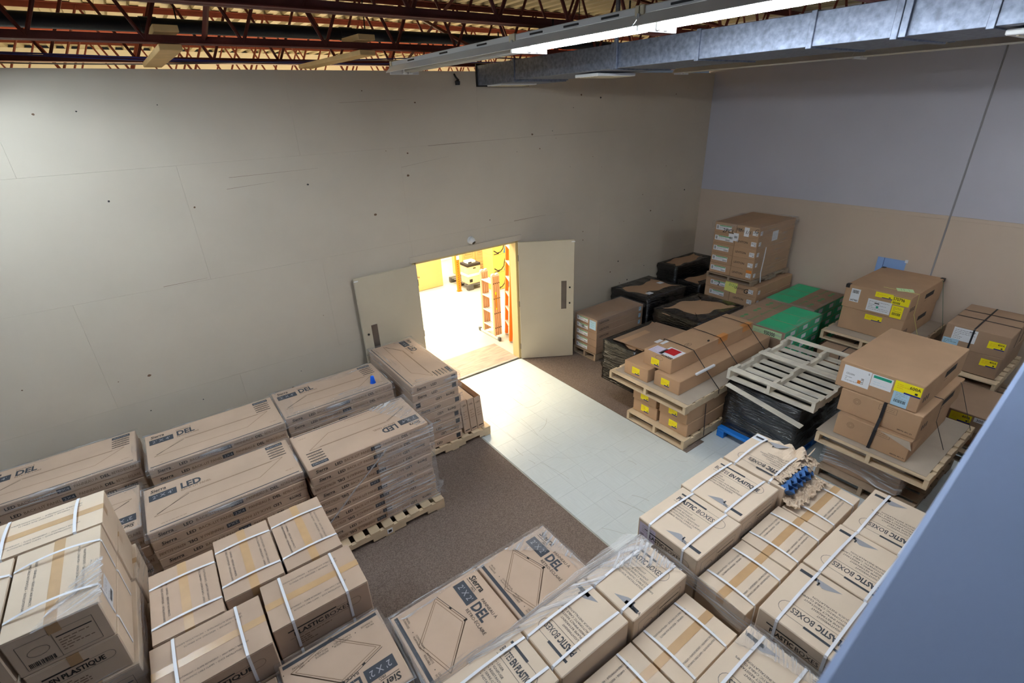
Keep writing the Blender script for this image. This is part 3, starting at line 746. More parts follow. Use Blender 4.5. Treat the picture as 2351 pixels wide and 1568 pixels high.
# ================================================================== FLUORESCENT ROWS
def fixture(label, x, y0, y1, z, lit, group='fluorescent light rows', cool=False, dim=False):
    """one reflector fixture: broad slotted housing, two shallow sloping wings, twin tubes with sockets"""
    t = thing('fluorescent_light', label, 'light', (x, (y0+y1)/2, z), 0, group); h = (y1-y0)/2-.004
    b_ = MB(); b_.cbox(-.18, .13, -h, h, .045, .085, white_metal, .004); sp = b_.build('housing', t)
    b_ = MB()
    for s in (-1, 1):
        for q in (-.62, -.05, .55): e_ = -.182 if s < 0 else .132; b_.cbox(e_-.003, e_+.003, q*h-.07, q*h+.07, .058, .070, dark_m, .001)
    b_.build('slot', sp)
    for s in (-1, 1):
        b_ = MB(); a, c = ((-.18, .047), (-.245, -.014)) if s < 0 else ((.13, .047), (.16, .012)); a2, c2 = (a[0]-s*.004, a[1]-.003), (c[0]-s*.004, c[1]-.003)
        A = [(u, y, v) for (u, v) in (a, c, c2, a2) for y in (-h, h)]
        b_.poly([A[0], A[1], A[3], A[2]], white_metal); b_.poly([A[2], A[3], A[5], A[4]], white_metal); b_.poly([A[4], A[5], A[7], A[6]], white_metal); b_.poly([A[6], A[7], A[1], A[0]], white_metal)
        b_.build('reflector', t)
    for s in (-1, 1):
        b_ = MB(); b_.tube([(s*.032, -h+.04, .0), (s*.032, h-.04, .0)], .016, (tube_blue if cool else tube_dim if dim else tube_on) if lit else tube_off, 10); b_.build('lamp_tube', t, smooth=True)
        for e in (-1, 1):
            b_ = MB(); b_.cbox(s*.032-.02, s*.032+.02, e*(h-.025)-.015, e*(h-.025)+.015, -.028, .045, white_metal, .003); b_.build('socket', t)
    for e in (-1, 1):
        b_ = MB(); b_.tube([(0, e*h*.6, .085), (0, e*h*.6, .16)], .006, dark_m, 6); b_.build('hanger', t)
        b_ = MB(); b_.cbox(-.19, .14, e*h*.985-.02, e*h*.985+.02, .04, .09, cream_metal, .003); b_.build('joint_clip', t)
        b_ = MB(); b_.cbox(-.2, .14, e*h*.998-.004, e*h*.998+.004, -.034, .05, white_metal, .002); b_.build('end_plate', t)
    return t
FZ = 4.475
yy = -.78
for k, l in enumerate((2.2, 1.2, 1.22)):
    fixture(('unlit white fluorescent fixture at the wall end of the lit row', 'lit white fluorescent fixture crossing in front of the duct, nearest the back wall', 'lit white fluorescent fixture passing overhead, right of the second roof joist', 'lit white fluorescent fixture of the row out beyond the top edge', 'lit white fluorescent fixture of the row behind the camera')[k], -1.07, yy-l, yy, FZ, k > 0)
    yy -= l
yy = -1.1
for k in range(4):  # last two are added out of view, lit to brighten the right side
    fixture(('unlit cream fluorescent fixture behind the duct, nearest the room corner', 'unlit cream fluorescent fixture behind the duct, above the right wall', 'added white fluorescent fill fixture, lit out of frame over the wrapped cartons', 'added white fluorescent fill fixture, lit out of frame, far end of its row')[k], 3.3, yy-2.42, yy, FZ-.01, k > 1, dim=True)
    yy -= 2.42
yy = -.55
for k in range(1):
    fixture(f'lit white fluorescent fixture above the far left stacks, {("first", "second", "third", "fourth")[k]} from the back wall', -5.0, yy-2.42, yy, FZ, True, cool=True); yy -= 2.42

# ================================================================== LEFT WALL: LIGHTING-PANEL PALLETS
G_P = 'flat panel cartons'
panel_stack('far left rear stack along the back wall', -5.78, -4.54, -.95, -.30, 1.05, 9, 0, 'DEL', G_P)
panel_stack('low far left stack behind the tall one', -5.80, -4.55, -1.97, -1.31, 1.0, 8, 180, 'DEL', G_P, sides='back')
panel_stack('rear stack, second pair from the left', -4.45, -3.21, -1.30, -.62, 1.10, 10, 0, 'DEL', G_P)
panel_stack('front stack, second pair from the left', -4.50, -3.28, -2.24, -1.60, 1.09, 10, 0, 'LED', G_P)
panel_stack('rear stack carrying the blue cup', -3.19, -1.95, -1.24, -.56, 1.10, 10, 0, 'DEL', G_P)
panel_stack('front stack on the notched pallet', -3.25, -2.02, -2.31, -1.66, 1.125, 10, 180, 'LED', G_P, sides='back', jitter=.014)
panel_stack('stack against the left door leaf', -1.83, -1.20, -1.53, -.20, 1.115, 9, -90, 'LED', G_P, sides='right,back', jitter=.014)
for (a, b, c, d, wh) in ((-5.85, -4.57, -2.02, -.25, 'under the two far left stacks by the back wall'), (-4.54, -3.32, -2.28, -.58, 'under the second pair of panel stacks from the left'), (-3.22, -1.93, -1.3, -.5, 'under the rear panel stack with the blue cup'), (-1.9, -.79, -1.57, -.16, 'under the panel stack against the left door leaf')):
    pallet(f'wooden pallet {wh}', a, b, c, d, .006, .13)
pf = pallet('notched wooden pallet with a paper tag, under the front panel stack beside the carpet', -3.3, -1.98, -2.40, -1.5, .006, .13, ndeck=9)
b_ = MB(); b_.box(-.03, .03, -.4535, -.4505, .03, .09, INK['white']);
b_.box(-.018, .018, -.4545, -.453, .045, .075, INK['black']); b_.build('paper_tag', pf)
# cartons standing on edge beside the door stack
for k in range(3):
    x = -1.165+k*.105
    o = carton(('flat panel carton standing on edge, first beside the door stack', 'flat panel carton standing on edge, middle of the three by the door stack', 'panel carton standing on edge, top torn open, beside the tiled path')[k], x, x+.1, -1.52, -.32, .14, .66-.01*k, kraft_lt if k == 2 else kraft, 0, 'panel_carton', 'box', 'panel cartons on edge', jit=.2)
    if k == 2:
        o.data = o.data.copy(); L, W, H = dims(o); mb = MB(); t_ = .006
        mb.box(-L/2, L/2, -W/2, W/2, 0, .01, kraft); mb.box(-L/2, -L/2+t_, -W/2, W/2, .01, H, kraft); mb.box(L/2-t_, L/2, -W/2, W/2, .01, H, kraft)
        mb.box(-L/2+t_, L/2-t_, -W/2, -W/2+t_, .01, H, kraft); mb.box(-L/2+t_, L/2-t_, W/2-t_, W/2, .01, H, kraft); mb.box(-.03, .03, -W/2+.05, W/2-.05, .01, H*.8, INK['white'])
        o.data = mb.mesh('open_carton')
    L, W, H = dims(o); p = Print(L, W, H, 'front')
    p.text('DEL' if k == 1 else 'LED', -.03, H/2-.09, .022, 'black', .01, width=.06); p.scribble(-.03, -.05, .03, .1, 4, 'brown', h=.006); p.rect(-.035, -H/2+.04, .035, -H/2+.055, 'black'); p.build('print', o)
    o.rotation_euler = (0, math.radians(-4), 0)
# blue cup
t = thing('cup', 'small bright blue plastic cup upside down on the rear panel stack', 'cup', (-2.13, -1.09, 1.101))
b_ = MB(); b_.lathe([(.03, 0), (.033, .003), (.02, .09), (.018, .092), (0, .092)], mat('cup_blue', (16, 96, 220), .35), 20); b_.build('body', t, smooth=True)
b_ = MB(); b_.lathe([(.034, 0), (.036, .004), (.033, .008), (.031, .006)], MATS['cup_blue'], 20); b_.build('rim', t)
# clear wraps: glossy film over the lid edges, bunched bands where the photograph shows them
film_shell('clear plastic wrap turned over the lid of the far left rear stack', -5.8, -4.53, -.96, -.29, .97, 1.05, film_edge, .05, seed=1)
film_shell('clear plastic wrap turned over the lid of the low far left stack', -5.82, -4.54, -1.98, -1.3, .9, 1.0, film_edge, .06, seed=2)
film_shell('clear plastic wrap turned over the rear lid of the second pair', -4.46, -3.2, -1.31, -.61, 1.03, 1.10, film_edge, .03, seed=3)
film_shell('clear plastic wrap turned over the front lid of the second pair', -4.51, -3.27, -2.25, -1.59, 1.02, 1.09, film_edge, .03, seed=4)
film_shell('clear plastic wrap bunched round the lid with the blue cup', -3.2, -1.94, -1.25, -.55, .88, 1.10, film_edge, .12, seed=5)
film_band('bunched clear wrap round the end of the stack beside the carpet', [(-2.62, -2.345), (-1.985, -2.345), (-1.985, -1.63), (-2.2, -1.62)], .16, 1.13, film_hvy, seed=7)
film_sheet('clear wrap gathered over the corner of the front panel lid', [(-2.44, -1.67), (-2.03, -1.67), (-2.03, -2.30), (-2.14, -2.30), (-2.22, -2.05)], 1.129, film_hvy)
film_band('twisted rope of clear wrap slanting across the front panel stack', [(-3.2, -2.338), (-2.5, -2.342)], .42, .445, film_rope, seed=8, rise=.62)
film_shell('clear wrap round the door stack, leaving an oval of bare lid', -1.845, -1.185, -1.545, -.185, .86, 1.12, film_edge, .11, seed=8)
film_band('bunched clear wrap round the middle of the door stack', [(-1.87, -1.565), (-1.165, -1.565)], .3, .84, film_edge, seed=9)
b_ = MB(); rr = random.Random(3); km = b_.mi(film_hvy); b_.uv = []
for i in range(26):
    a = rr.uniform(0, 6.3); c = Vector((rr.gauss(0, .02), rr.gauss(0, .02), rr.gauss(0, .06))); d = Vector((math.cos(a), math.sin(a), rr.uniform(-.6, .6)))*.05; e = d.cross(Vector((rr.gauss(0, 1), rr.gauss(0, 1), 1))).normalized()*.03
    n = len(b_.v); b_.v += [tuple(c-d), tuple(c+e), tuple(c+d), tuple(c-e*.5)]; b_.uv += [(0, 0), (.1, 0), (.1, .1), (0, .1)]; b_.f.append((n, n+1, n+2, n+3)); b_.m.append(km)
tag(b_.build('film_tail', None, (-1.97, -2.31, .25), 0), 'crumpled tail of clear wrap at the bottom corner of the front stack', 'plastic wrap')

# ================================================================== STRAPPED CARTONS (two layouts of print)
NAME = 'parts_carton'
def title_top(L, W, H, en=True):
    p = Print(L, W, H, 'top'); a, b = L/2, W/2
    p.rect(-a+.05, b*.68, -a+.29*L/.55, b*.68+.018); s = 'PLASTIC ' if en else 'BOÎTES '
    if en:
        p.text('PLASTIC', -a+.055, b*.40, .045, 'navy', .035, width=.175*L/.55); p.text('BOXES', -a+.055+.19*L/.55, b*.40, .045, 'navy', 0.006, width=.15*L/.55)
    else:
        p.text('BOÎTES', -a+.045, b*.40, .043, 'navy', 0.006, width=.13*L/.55); p.text('EN PLASTIQUE', -a+.045+.14*L/.55, b*.40, .043, 'navy', .035, width=.27*L/.55)
    u1 = a-.06; r = b*.19; vc = b*.51
    arc = [(u1-r+r*math.sin(t*PI/8), vc+r*math.cos(t*PI/8)) for t in range(9)]
    p.line([(-a+.29*L/.55, vc+r)]+arc+[(-a+.05, vc-r)], .0025)
    for i, tx in enumerate(('• LIGHTWEIGHT', '• FLAME RETARDENT', '• HIGH IMPACT RESISTANT', '• AUTOMATIC CABLE CLAMPS', '• QUICK INSTALLATION') if en else ('• LÉGER', '• IGNIFUGE', '• RÉSISTANT AUX IMPACTS', '• SERRE-CÂBLES AUTOMATIQUE', '• INSTALLATION RAPIDE')):
        p.text(tx, -a+.09, b*.18-i*.028, .0145, 'navy')
    p.poly([(-a+.21, -b*.8), (-a+.29, -b*.62), (-a+.31, -b*.6), (-a+.345, -b*.67), (-a+.40, -b*.8)], 'grey')
    p.rect(-a+.335, -b*.72, -a+.345, -b*.6); p.text('VISTA', -a+.345, -b*.80, .026, 'navy', 0.004, width=.075)
    p.rect(a-.13, -b*.8, a-.025, -b*.7)
    return p.mb
def flap_top(L, W, H, en=True):
    p = Print(L, W, H, 'top'); a, b = L/2, W/2; l = L*.62
    p.text('LIGHTWEIGHT  •  FLAME RETARDENT  •  HIGH IMPACT RESISTANT', -l/2, -b*.52, .011, 'navy', 0, width=l)
    p.text('AUTOMATIC CABLE CLAMPS  •  QUICK INSTALLATION', -l/2+.03, -b*.66, .011, 'navy', 0, width=l*.8)
    q = Print(L, W, H, 'top', 180, p.mb)
    q.text('LÉGER  •  IGNIFUGE  •  RÉSISTANT AUX IMPACTS', -l/2, -b*.52, .011, 'navy', 0, width=l*.85)
    q.text('SERRE-CÂBLES AUTOMATIQUE  •  INSTALLATION RAPIDE', -l/2, -b*.66, .011, 'navy', 0, width=l*.95)
    return p.mb
def side_panel(L, W, H, face):
    p = Print(L, W, H, face); n = (L if face in ('front', 'back') else W)/2; h = H/2
    q = [(-n*.8, -h*.8), (n*.75, -h*.8), (n*.75, h*.55), (-n*.8, h*.55)]; p.line(q+q[:1], .002, 'black'); p.line([(-n*.1, -h*.8), (-n*.1, h*.55)], .002, 'black')
    p.rect(-n*.05, h*.2, n*.7, h*.26, 'black'); p.scribble(-n*.03, -h*.6, n*.65, h*.1, 5, 'brown', h=.005); p.bars(-n*.75, -h*.75, -n*.2, -h*.5, 16, 'black', 1)
    p.line([(-n*.45+.045*math.cos(t*PI/6), -h*.05+.03*math.sin(t*PI/6)) for t in range(13)], .002, 'black')
    return p.mb
def side_title(L, W, H, face, en=True):
    p = Print(L, W, H, face); n = (L if face in ('front', 'back') else W)/2; h = H/2
    p.rect(-n*.75, h*.42, n*.25, h*.5, 'black'); p.text('PLASTIC' if en else 'EN', -n*.65, h*.05, .034, 'black', .03, width=n*.6 if en else n*.2)
    p.text('BOXES' if en else 'PLASTIQUE', -n*.02 if en else -n*.4, h*.05, .034, 'black', 0 if en else .03, width=n*.55 if en else n*.95)
    r = .03; vc = h*.05+.017; u1 = n*.78
    p.line([(n*.25, vc+r)]+[(u1-r+r*math.sin(t*PI/8), vc+r*math.cos(t*PI/8)) for t in range(9)]+[(-n*.75, vc-r)], .002, 'black'); p.scribble(-n*.6, -h*.7, n*.1, -h*.15, 4, 'brown', h=.006)
    return p.mb
def parts_carton(label, x0, x1, y0, y1, z0, z1, kind, rot, m=None, group=None, straps=True, sides=(), en=True, arch=.012):
    o = carton(label, x0, x1, y0, y1, z0, z1, m or kraft_lt, rot, NAME, 'box', group, flaps=(kind == 'flap') or None, jit=.7 if straps == 1 else .2)
    L, W, H = dims(o)
    if kind == 'flap':
        shared('flap', o, flap_top); tape_top(o)
    elif kind == 'title': shared('title%d' % en, o, lambda L, W, H: title_top(L, W, H, en))
    if straps:
        for s in (-.3, .27): strap_over(o, s*L, 'y', arch=arch if straps == 1 else 0)
    for f, k in sides:
        shared(k+f+str(en), o, lambda L, W, H: side_panel(L, W, H, f) if k == 'panel' else side_title(L, W, H, f, en))
    return o
HC = .266
# tall stack at the lower left corner
G5 = 'strapped cartons of the tall stack'; G6 = 'strapped cartons of the middle stack'; GA = 'strapped cartons of the front centre pallet'; GC = 'strapped cartons of the right foreground pallet'
z = 1.75
for k in range(6):
    a, c = z-HC, z-.002; e = random.Random(k).uniform(.0, .028) if k else 0
    w_ = ORD[k]+' layer of the tall lower-left stack'
    parts_carton('rear strapped carton with lengthwise tape, '+w_, -5.19+e, -4.57+e, -2.84, -2.46, a, c, 'flap', 0, None, G5, k == 0, arch=.02)
    parts_carton('front right strapped carton, '+w_, -4.985+e, -4.58+e, -3.56-e*.6, -2.86, a, c, 'flap', 90, None, G5, (1, 2, 0)[min(k, 2)], sides=(('left', 'panel' if k % 2 == 0 else 'title'),), en=False, arch=.03)
    parts_carton('front left strapped carton, '+w_, -5.40+e, -5.0+e, -3.56-e*.6, -2.86, a, c, 'flap', 90, None, G5, k == 0, sides=(('left', 'panel'),), arch=.03)
    z -= HC
tall = [o for o in bpy.data.objects if o.get('group') == G5]
sticker(tall[1], 'front', -.14, .0, .17, .15, 'white', 0, lambda p, u, v, w_, h: p.scribble(u-.07, v-.02, u+.07, v+.06, 4, 'grey', 1.4).bars(u-.03, v-.06, u+.06, v-.03, 12, 'navy', 1.4), 'shipping_label')
pallet('wooden pallet under the tall strapped stack at lower left', -5.45, -4.55, -3.6, -2.45, .006, .13)
film_band('loose clear wrap hanging down the side of the tall lower-left stack', [(-4.90, -3.645), (-4.522, -3.645), (-4.522, -2.44)], .3, 1.3, film_edge, seed=11, rough=.014)
film_sheet('clear wrap folded over the front corner of the tall lower-left stack', [(-4.62, -3.2), (-4.565, -3.2), (-4.565, -3.585), (-4.86, -3.585)], 1.755, film_hvy)
# middle stack
z = 1.2
for k in range(4):
    a, c = z-HC, z-.002; w_ = ('top' if k == 0 else ORD[k])+' layer of the middle strapped stack'
    s = k == 0
    parts_carton('strapped carton at the left rear, '+w_, -4.49, -4.09, -3.49, -2.87, a, c, 'flap', 90, kraft, G6, s)
    parts_carton('strapped carton at the rear centre, '+w_, -4.08, -3.705, -3.43, -2.81, a, c+(.008 if s else 0), 'flap', 90, kraft, G6, s)
    parts_carton('strapped carton at the right rear, '+w_, -3.69, -3.30, -3.43, -2.79, a, c, 'flap', 90, kraft, G6, s)
    parts_carton('strapped carton at the right front, '+w_, -3.88, -3.27, -3.85, -3.45, a, c, 'flap', 0, kraft, G6, (1, 2, 0)[min(k, 2)], sides=(('front', 'title'),))
    parts_carton('strapped carton at the left front, '+w_, -4.51, -3.895, -3.91, -3.50, a, c-.005, 'flap', 0, kraft, G6, (1, 2, 0)[min(k, 2)], sides=(('front', 'title'),), en=False)
    z -= HC
pallet('wooden pallet under the middle strapped stack', -4.52, -3.28, -3.9, -2.8, .006, .125)

# ================================================================== 2x2 PANEL CARTONS (front centre)
G2 = 'square panel cartons'
panel_stack('square stack with upside-down print, bottom edge', -3.915, -3.27, -4.5, -3.93, 1.0, 8, 180, 'LED', G2, sides='back')
panel_stack('stack cut off by the bottom edge', -5.18, -3.94, -4.6, -3.955, .97, 8, 0, 'LED', G2, sides='front')
panel_stack('left of the two square stacks, front centre', -3.23, -2.555, -4.64, -4.06, 1.0, 8, -90, 'DEL', G2, sides='right,front', rnd_flip=False)
panel_stack('right of the two square stacks, front centre', -2.54, -1.90, -4.64, -4.06, 1.0, 8, -90, 'DEL', G2, sides='right,back', rnd_flip=False)
pallet('wooden pallet under the square panel stack at the bottom edge', -5.2, -3.3, -4.62, -3.97, .006, .13)
pallet('wooden pallet under the two square panel stacks at front centre', -3.25, -1.95, -4.64, -4.05, .006, .13)
film_shell('clear wrap turned over the lids of both square stacks, front centre', -3.24, -1.90, -4.64, -4.05, .88, 1.0, film_edge, .06, seed=21)
film_sheet('clear wrap bunched over the far corner of the square stack', [(-2.3, -4.07), (-1.91, -4.07), (-1.91, -4.5), (-2.02, -4.3)], 1.008, film_hvy)
film_shell('clear wrap over the lid edge of the bottom-edge square stack', -3.925, -3.265, -4.51, -3.92, .9, 1.0, film_edge, .03, seed=22)

# ================================================================== FRONT CENTRE PALLET OF STRAPPED CARTONS
def grid(group, rows, tops, where, zbase=.135):
    for (nm, x0, x1, y0, y1, zt, kind, rot, en, sides) in rows:
        z = zt; k = 0
        while z-.2 > zbase:
            h = min(HC, z-zbase); top = k == 0
            lab = f'{nm}, {"top" if top else ORD[k]} layer of the {where}'
            parts_carton(lab, x0, x1, y0, y1, z-h, z-.002, kind, rot, None, group, 1 if top else 2*(k == 1), sides=sides, en=en, arch=.016)
            z -= HC; k += 1
grid(GA, [('carton with French print, left end', -3.2, -2.635, -5.10, -4.70, 1.12, 'title', -90, False, ()),
          ('upside-down lettered carton, rear middle', -2.62, -2.055, -5.10, -4.69, 1.12, 'title', 90, True, ()),
          ('carton under bunched film, rear right', -2.035, -1.48, -5.115, -4.69, 1.12, 'title', -90, True, (('right', 'panel'),)),
          ('taped carton, middle row right', -2.05, -1.49, -5.52, -5.13, .97, 'flap', 0, True, ()),
          ('taped carton, middle row centre', -2.625, -2.065, -5.52, -5.13, .97, 'flap', 0, True, ()),
          ('carton under the film corner, front right', -2.03, -1.48, -6.0, -5.57, 1.12, 'title', 90, True, ()),
          ('carton, front left out of frame', -2.62, -2.04, -6.0, -5.57, 1.12, 'title', 90, True, ())], None, 'front centre pallet')
pallet('wooden pallet under the front centre strapped cartons', -3.2, -1.48, -6.0, -4.7, .006, .125)
film_band('wide glossy ribbon of clear wrap round the front centre cartons', [(-3.22, -4.676), (-1.455, -4.676), (-1.455, -6.1)], .99, 1.14, film_ribbon, seed=31)
film_drape('wide clear film drawn from the front centre cartons down onto the square stacks', -3.0, -1.46, [(-4.80, 1.131), (-4.70, 1.134), (-4.665, 1.12), (-4.60, 1.06), (-4.54, 1.02)], film_ribbon)
film_sheet('clear wrap bunched over the rear corner of the front centre pallet', [(-1.95, -4.70), (-1.49, -4.70), (-1.49, -5.08), (-1.60, -4.95)], 1.137, film_hvy)
film_sheet('crinkled clear wrap over the front corner of the front centre pallet', [(-1.68, -5.58), (-1.49, -5.58), (-1.49, -5.99), (-1.56, -5.99), (-1.6, -5.75)], 1.137, film_hvy)
# ================================================================== RIGHT FOREGROUND PALLET
grid(GC, [('lettered carton with white side label', -1.39, -.85, -5.12, -4.60, 1.2, 'title', -90, True, (('front', 'title'), ('right', 'panel'))),
          ('French lettered carton, rear middle', -.84, -.275, -5.10, -4.575, 1.2, 'title', -90, False, (('right', 'panel'),)),
          ('taped carton, left of the middle row', -1.39, -.84, -5.50, -5.14, 1.05, 'flap', 0, True, ()),
          ('taped carton, centre of the middle row', -.83, -.285, -5.50, -5.13, 1.05, 'flap', 0, True, ()),
          ('taped carton beside the torn box', -.275, .31, -5.50, -5.15, 1.05, 'flap', 0, True, ()),
          ('upside-down lettered carton, front left', -1.39, -.845, -6.05, -5.56, 1.2, 'title', 90, True, (('back', 'title'),)),
          ('upside-down lettered carton, front middle', -.83, -.285, -6.04, -5.56, 1.2, 'title', 90, True, ()),
          ('upside-down lettered carton, front right', -.275, .32, -6.02, -5.57, 1.2, 'title', 90, True, ())], None, 'right strapped pallet')
pallet('wooden pallet under the right foreground strapped cartons', -1.4, .33, -6.0, -4.6, .006, .125)
c1 = [o for o in bpy.data.objects if o.get('group') == GC][0]
sticker(c1, 'front', -.17, .04, .15, .13, 'lilac', 0, lambda p, u, v, w_, h: p.scribble(u-.05, v-.02, u+.06, v+.05, 4, 'grey', 1.4).bars(u-.06, v-.055, u-.03, v-.035, 5, 'navy', 1.4), 'side_label')
# the torn carton with blue boxes inside
z = 1.2-HC; k = 1
while z-.2 > .13:
    parts_carton(f'carton under the torn box, {ORD[k]} layer of the right strapped pallet', -.255, .30, -5.13, -4.59, z-HC, z-.002, 'flap', -90, None, GC, False); z -= HC; k += 1
L, W, H = .54, .555, HC
t = thing('torn_carton', 'torn-open strapped carton spilling crumpled cardboard and blue plastic boxes', 'box', (.0225, -4.86, 1.2-HC), -PI/2, GC); t['_d'] = (L, W, H)
mb = MB(); q = .005
mb.box(-L/2, L/2, -W/2, W/2, 0, .008, kraft_lt); mb.box(-L/2, L/2, -W/2, -W/2+q, .008, H, kraft_lt); mb.box(-L/2, L/2*.6, W/2-q, W/2, .008, H, kraft_lt); mb.box(-L/2, -L/2+q, -W/2+q, W/2-q, .008, H, kraft_lt); mb.box(L/2-q, L/2, -W/2+q, W/2-q, .008, H*.62, kraft_lt); mb.box(L/2-q, L/2, -W/2+q, -W/2+.06, H*.62, H, kraft_lt)
mb.build('body', t)
rr = random.Random(4)
# the lid: a sheet that buckles and ends in a ragged tear
mb = MB(); nx, ny = 26, 26; P = {}
for i in range(nx+1):
    for j in range(ny+1):
        x, y = -L/2+L*i/nx, -W/2+W*j/ny; d = max(0, (x/L+y/W)-.0)
        zz = H+.002+.05*d*abs(math.sin(x*30+y*14))*d*3+ .012*math.sin(x*22+1)*max(0, x/L+.2)*max(0, y/W+.5); P[i, j] = (x, y, zz+.006*rr.random()*min(1, d*3))
km = mb.mi(kraft_lt); ids = {}
for k_, v in P.items(): ids[k_] = len(mb.v); mb.v.append(v)
for i in range(nx):
    for j in range(ny):
        x, y = (i+.5)/nx-.5, (j+.5)/ny-.5
        if x > .37+.03*math.sin(j*1.3)+.02*math.sin(j*3.1) and y > -.46: continue
        mb.f.append((ids[i, j], ids[i+1, j], ids[i+1, j+1], ids[i, j+1])); mb.m.append(km)
mb.build('torn_lid', t)
lid = title_top(L, W, H, True)
lid.v = [(a, b, c+.006+.012*math.sin(-a*22+1)*max(0, -a/L+.2)*max(0, -b/W+.5)+.05*max(0, -a/L-b/W)**2*3*abs(math.sin(-a*30-b*14))) for a, b, c in lid.v]
keep = [i for i, f in enumerate(lid.f) if sum(lid.v[j][0] for j in f)/len(f) > -L*.33]
lid.f = [lid.f[i] for i in keep]; lid.m = [lid.m[i] for i in keep]
lp = lid.build('print', t); lp.rotation_euler = (0, 0, PI); lp.location = (0, 0, .004)
for s, up in ((-.3, 1), (.27, 1)):
    st = strap_over(t, s*L, 'y', arch=.03)
def ruffle(x0, x1, y0, y1, z0, amp, seed, nx=64, ny=12, rag=.018):
    """crumpled torn cardboard: a sheet of sharp random folds with ragged edges (world coordinates, built in the carton's frame)"""
    mb = MB(); km = mb.mi(kraft_lt); rr = random.Random(seed); ids = {}
    fold = [(rr.uniform(25, 70), rr.uniform(-60, 60), rr.uniform(0, 6), rr.uniform(.4, 1)) for _ in range(6)]
    for i in range(nx+1):
        e0, e1 = rr.uniform(-rag, rag), rr.uniform(-rag, rag)
        for j in range(ny+1):
            u, v = i/nx, j/ny; x = x0+(x1-x0)*u+rr.uniform(-.003, .003); y = y0+e0*(1-v)+(y1+e1-y0-e0*(1-v))*v
            h = sum(abs(((x*a+y*c+p)/PI) % 2-1)*w for a, c, p, w in fold)/sum(f[3] for f in fold)
            ids[i, j] = len(mb.v); mb.v.append((-(y+4.86), x-.0225, z0+amp*h*(.6+.8*rr.random())-(1.2-HC)))
    for i in range(nx):
        for j in range(ny):
            if (j in (0, ny-1)) and rr.random() < .3: continue
            mb.f.append((ids[i, j], ids[i+1, j], ids[i+1, j+1], ids[i, j+1])); mb.m.append(km)
    return mb.build('torn_flap', t)
ruffle(-.27, .24, -5.265, -5.14, 1.06, .085, 5)
ruffle(-.21, .31, -5.085, -5.0, 1.195, .035, 6)
ruffle(.12, .33, -5.15, -5.05, 1.15, .075, 8, 28)
bm_ = MB(); bl = mat('box_blue', (62, 104, 158), .4)
bm_.cbox(-.028, .028, -.045, .045, 0, .006, bl, .002)
for a, b, c, d in ((-.028, -.024, -.045, .045), (.024, .028, -.045, .045), (-.024, .024, -.045, -.041), (-.024, .024, .041, .045)): bm_.box(a, b, c, d, .006, .06, bl)
ear = MB(); ear.cbox(-.01, .01, .045, .062, .03, .034, bl, .001); ear.cbox(-.01, .01, -.062, -.045, .03, .034, bl, .001)
bme, eme = bm_.mesh('shell'), ear.mesh('ear')
for i in range(6):
    x, y = .13+.055*(i % 3)+.02*(i//3), -5.115+.09*(i//3)+.02*(i % 3)
    o = link('outlet_box', bme, None, (-.2+.068*i, -5.112+.012*(i % 2), 1.15)); o.rotation_euler = (.75, -.45, .75)
    tag(o, f'blue plastic outlet box in the torn carton, {("nearest the camera", "second", "third", "fourth", "fifth", "farthest")[i]} in the row', 'outlet box', 'blue outlet boxes')
    link('ear', eme, o)
t2 = thing('paper_note', 'white handwritten note on the far corner of the torn carton', 'note', (.235, -4.625, 1.206))
b_ = MB(); b_.cbox(-.05, .05, -.06, .03, 0, .0015, INK['white'], .0005); b_.build('sheet', t2)
p = Print(.1, .1, .002, 'top', -90); p.text('41 XZZ56', -.04, -.01, .022, 'navy', .01, width=.08); p.build('writing', t2)

# ================================================================== RIGHT SIDE OF THE ROOM
def green_label(p, u, v, w_, h):
    p.rect(u-w_*.28, v+h*.3, u+w_*.48, v+h*.46, 'green', 1.3); p.bars(u-w_*.45, v-h*.3, u-w_*.33, v+h*.35, 3, 'black', 1.4)
    p.scribble(u-w_*.25, v-h*.3, u+w_*.3, v+h*.22, 3, 'grey', 1.4, .005); p.bars(u+w_*.2, v-h*.4, u+w_*.45, v-h*.15, 6, 'navy', 1.5)
def small_label(p, u, v, w_, h): p.scribble(u-w_*.4, v-h*.1, u+w_*.4, v+h*.4, 2, 'navy', 1.4, .006); p.rect(u+w_*.1, v-h*.35, u+w_*.4, v-h*.15, 'grey', 1.4)
def wordmark(o, face, u, h, width, ink='black'):
    L, W, H = dims(o); p = Print(L, W, H, face); p.text('LEVITON', u, -h/2, h, ink, .015, width=width); return p.build('wordmark', o)
# low stack of flat cartons beside the right door leaf
GL = 'flat cartons by the door'
for k in range(5):
    z1 = .78-k*.128
    o = carton(f'{ORD[k]} flat carton of the low stack beside the right door leaf', 1.83, 3.0, -.97, -.43, z1-.127, z1, kraft_dk, 0, 'flat_carton', 'box', GL, jit=.3)
    sticker(o, 'left', -.08, -.005, .27, .075, 'white', 0, green_label, 'green_edged_label')
    if k < 3: wordmark(o, 'front', -.52, .035, .22); sticker(o, 'front', .5, 0, .06, .075, 'sky', 0, small_label)
    if k == 0: sticker(o, 'left', .17, -.05, .15, .16, 'sky', 0, lambda p, u, v, w_, h: p.scribble(u-.04, v-.05, u+.05, v+.05, 3, 'teal', 1.4), 'blue_note')
    if k == 1: sticker(o, 'left', -.06, .0, .11, .07, 'white', 8, lambda p, u, v, w_, h: p.bars(u-.02, v-.02, u+.02, v+.02, 6, 'black', 1.4))
pallet('wooden pallet under the low flat-carton stack beside the right door leaf', 1.82, 3.0, -.97, -.42, .006, .13, m=wood_d)
film_shell('thin clear wrap over the lid of the low flat-carton stack', 1.82, 3.01, -.98, -.42, .72, .785, film_lt, .12, seed=51, rough=.004)
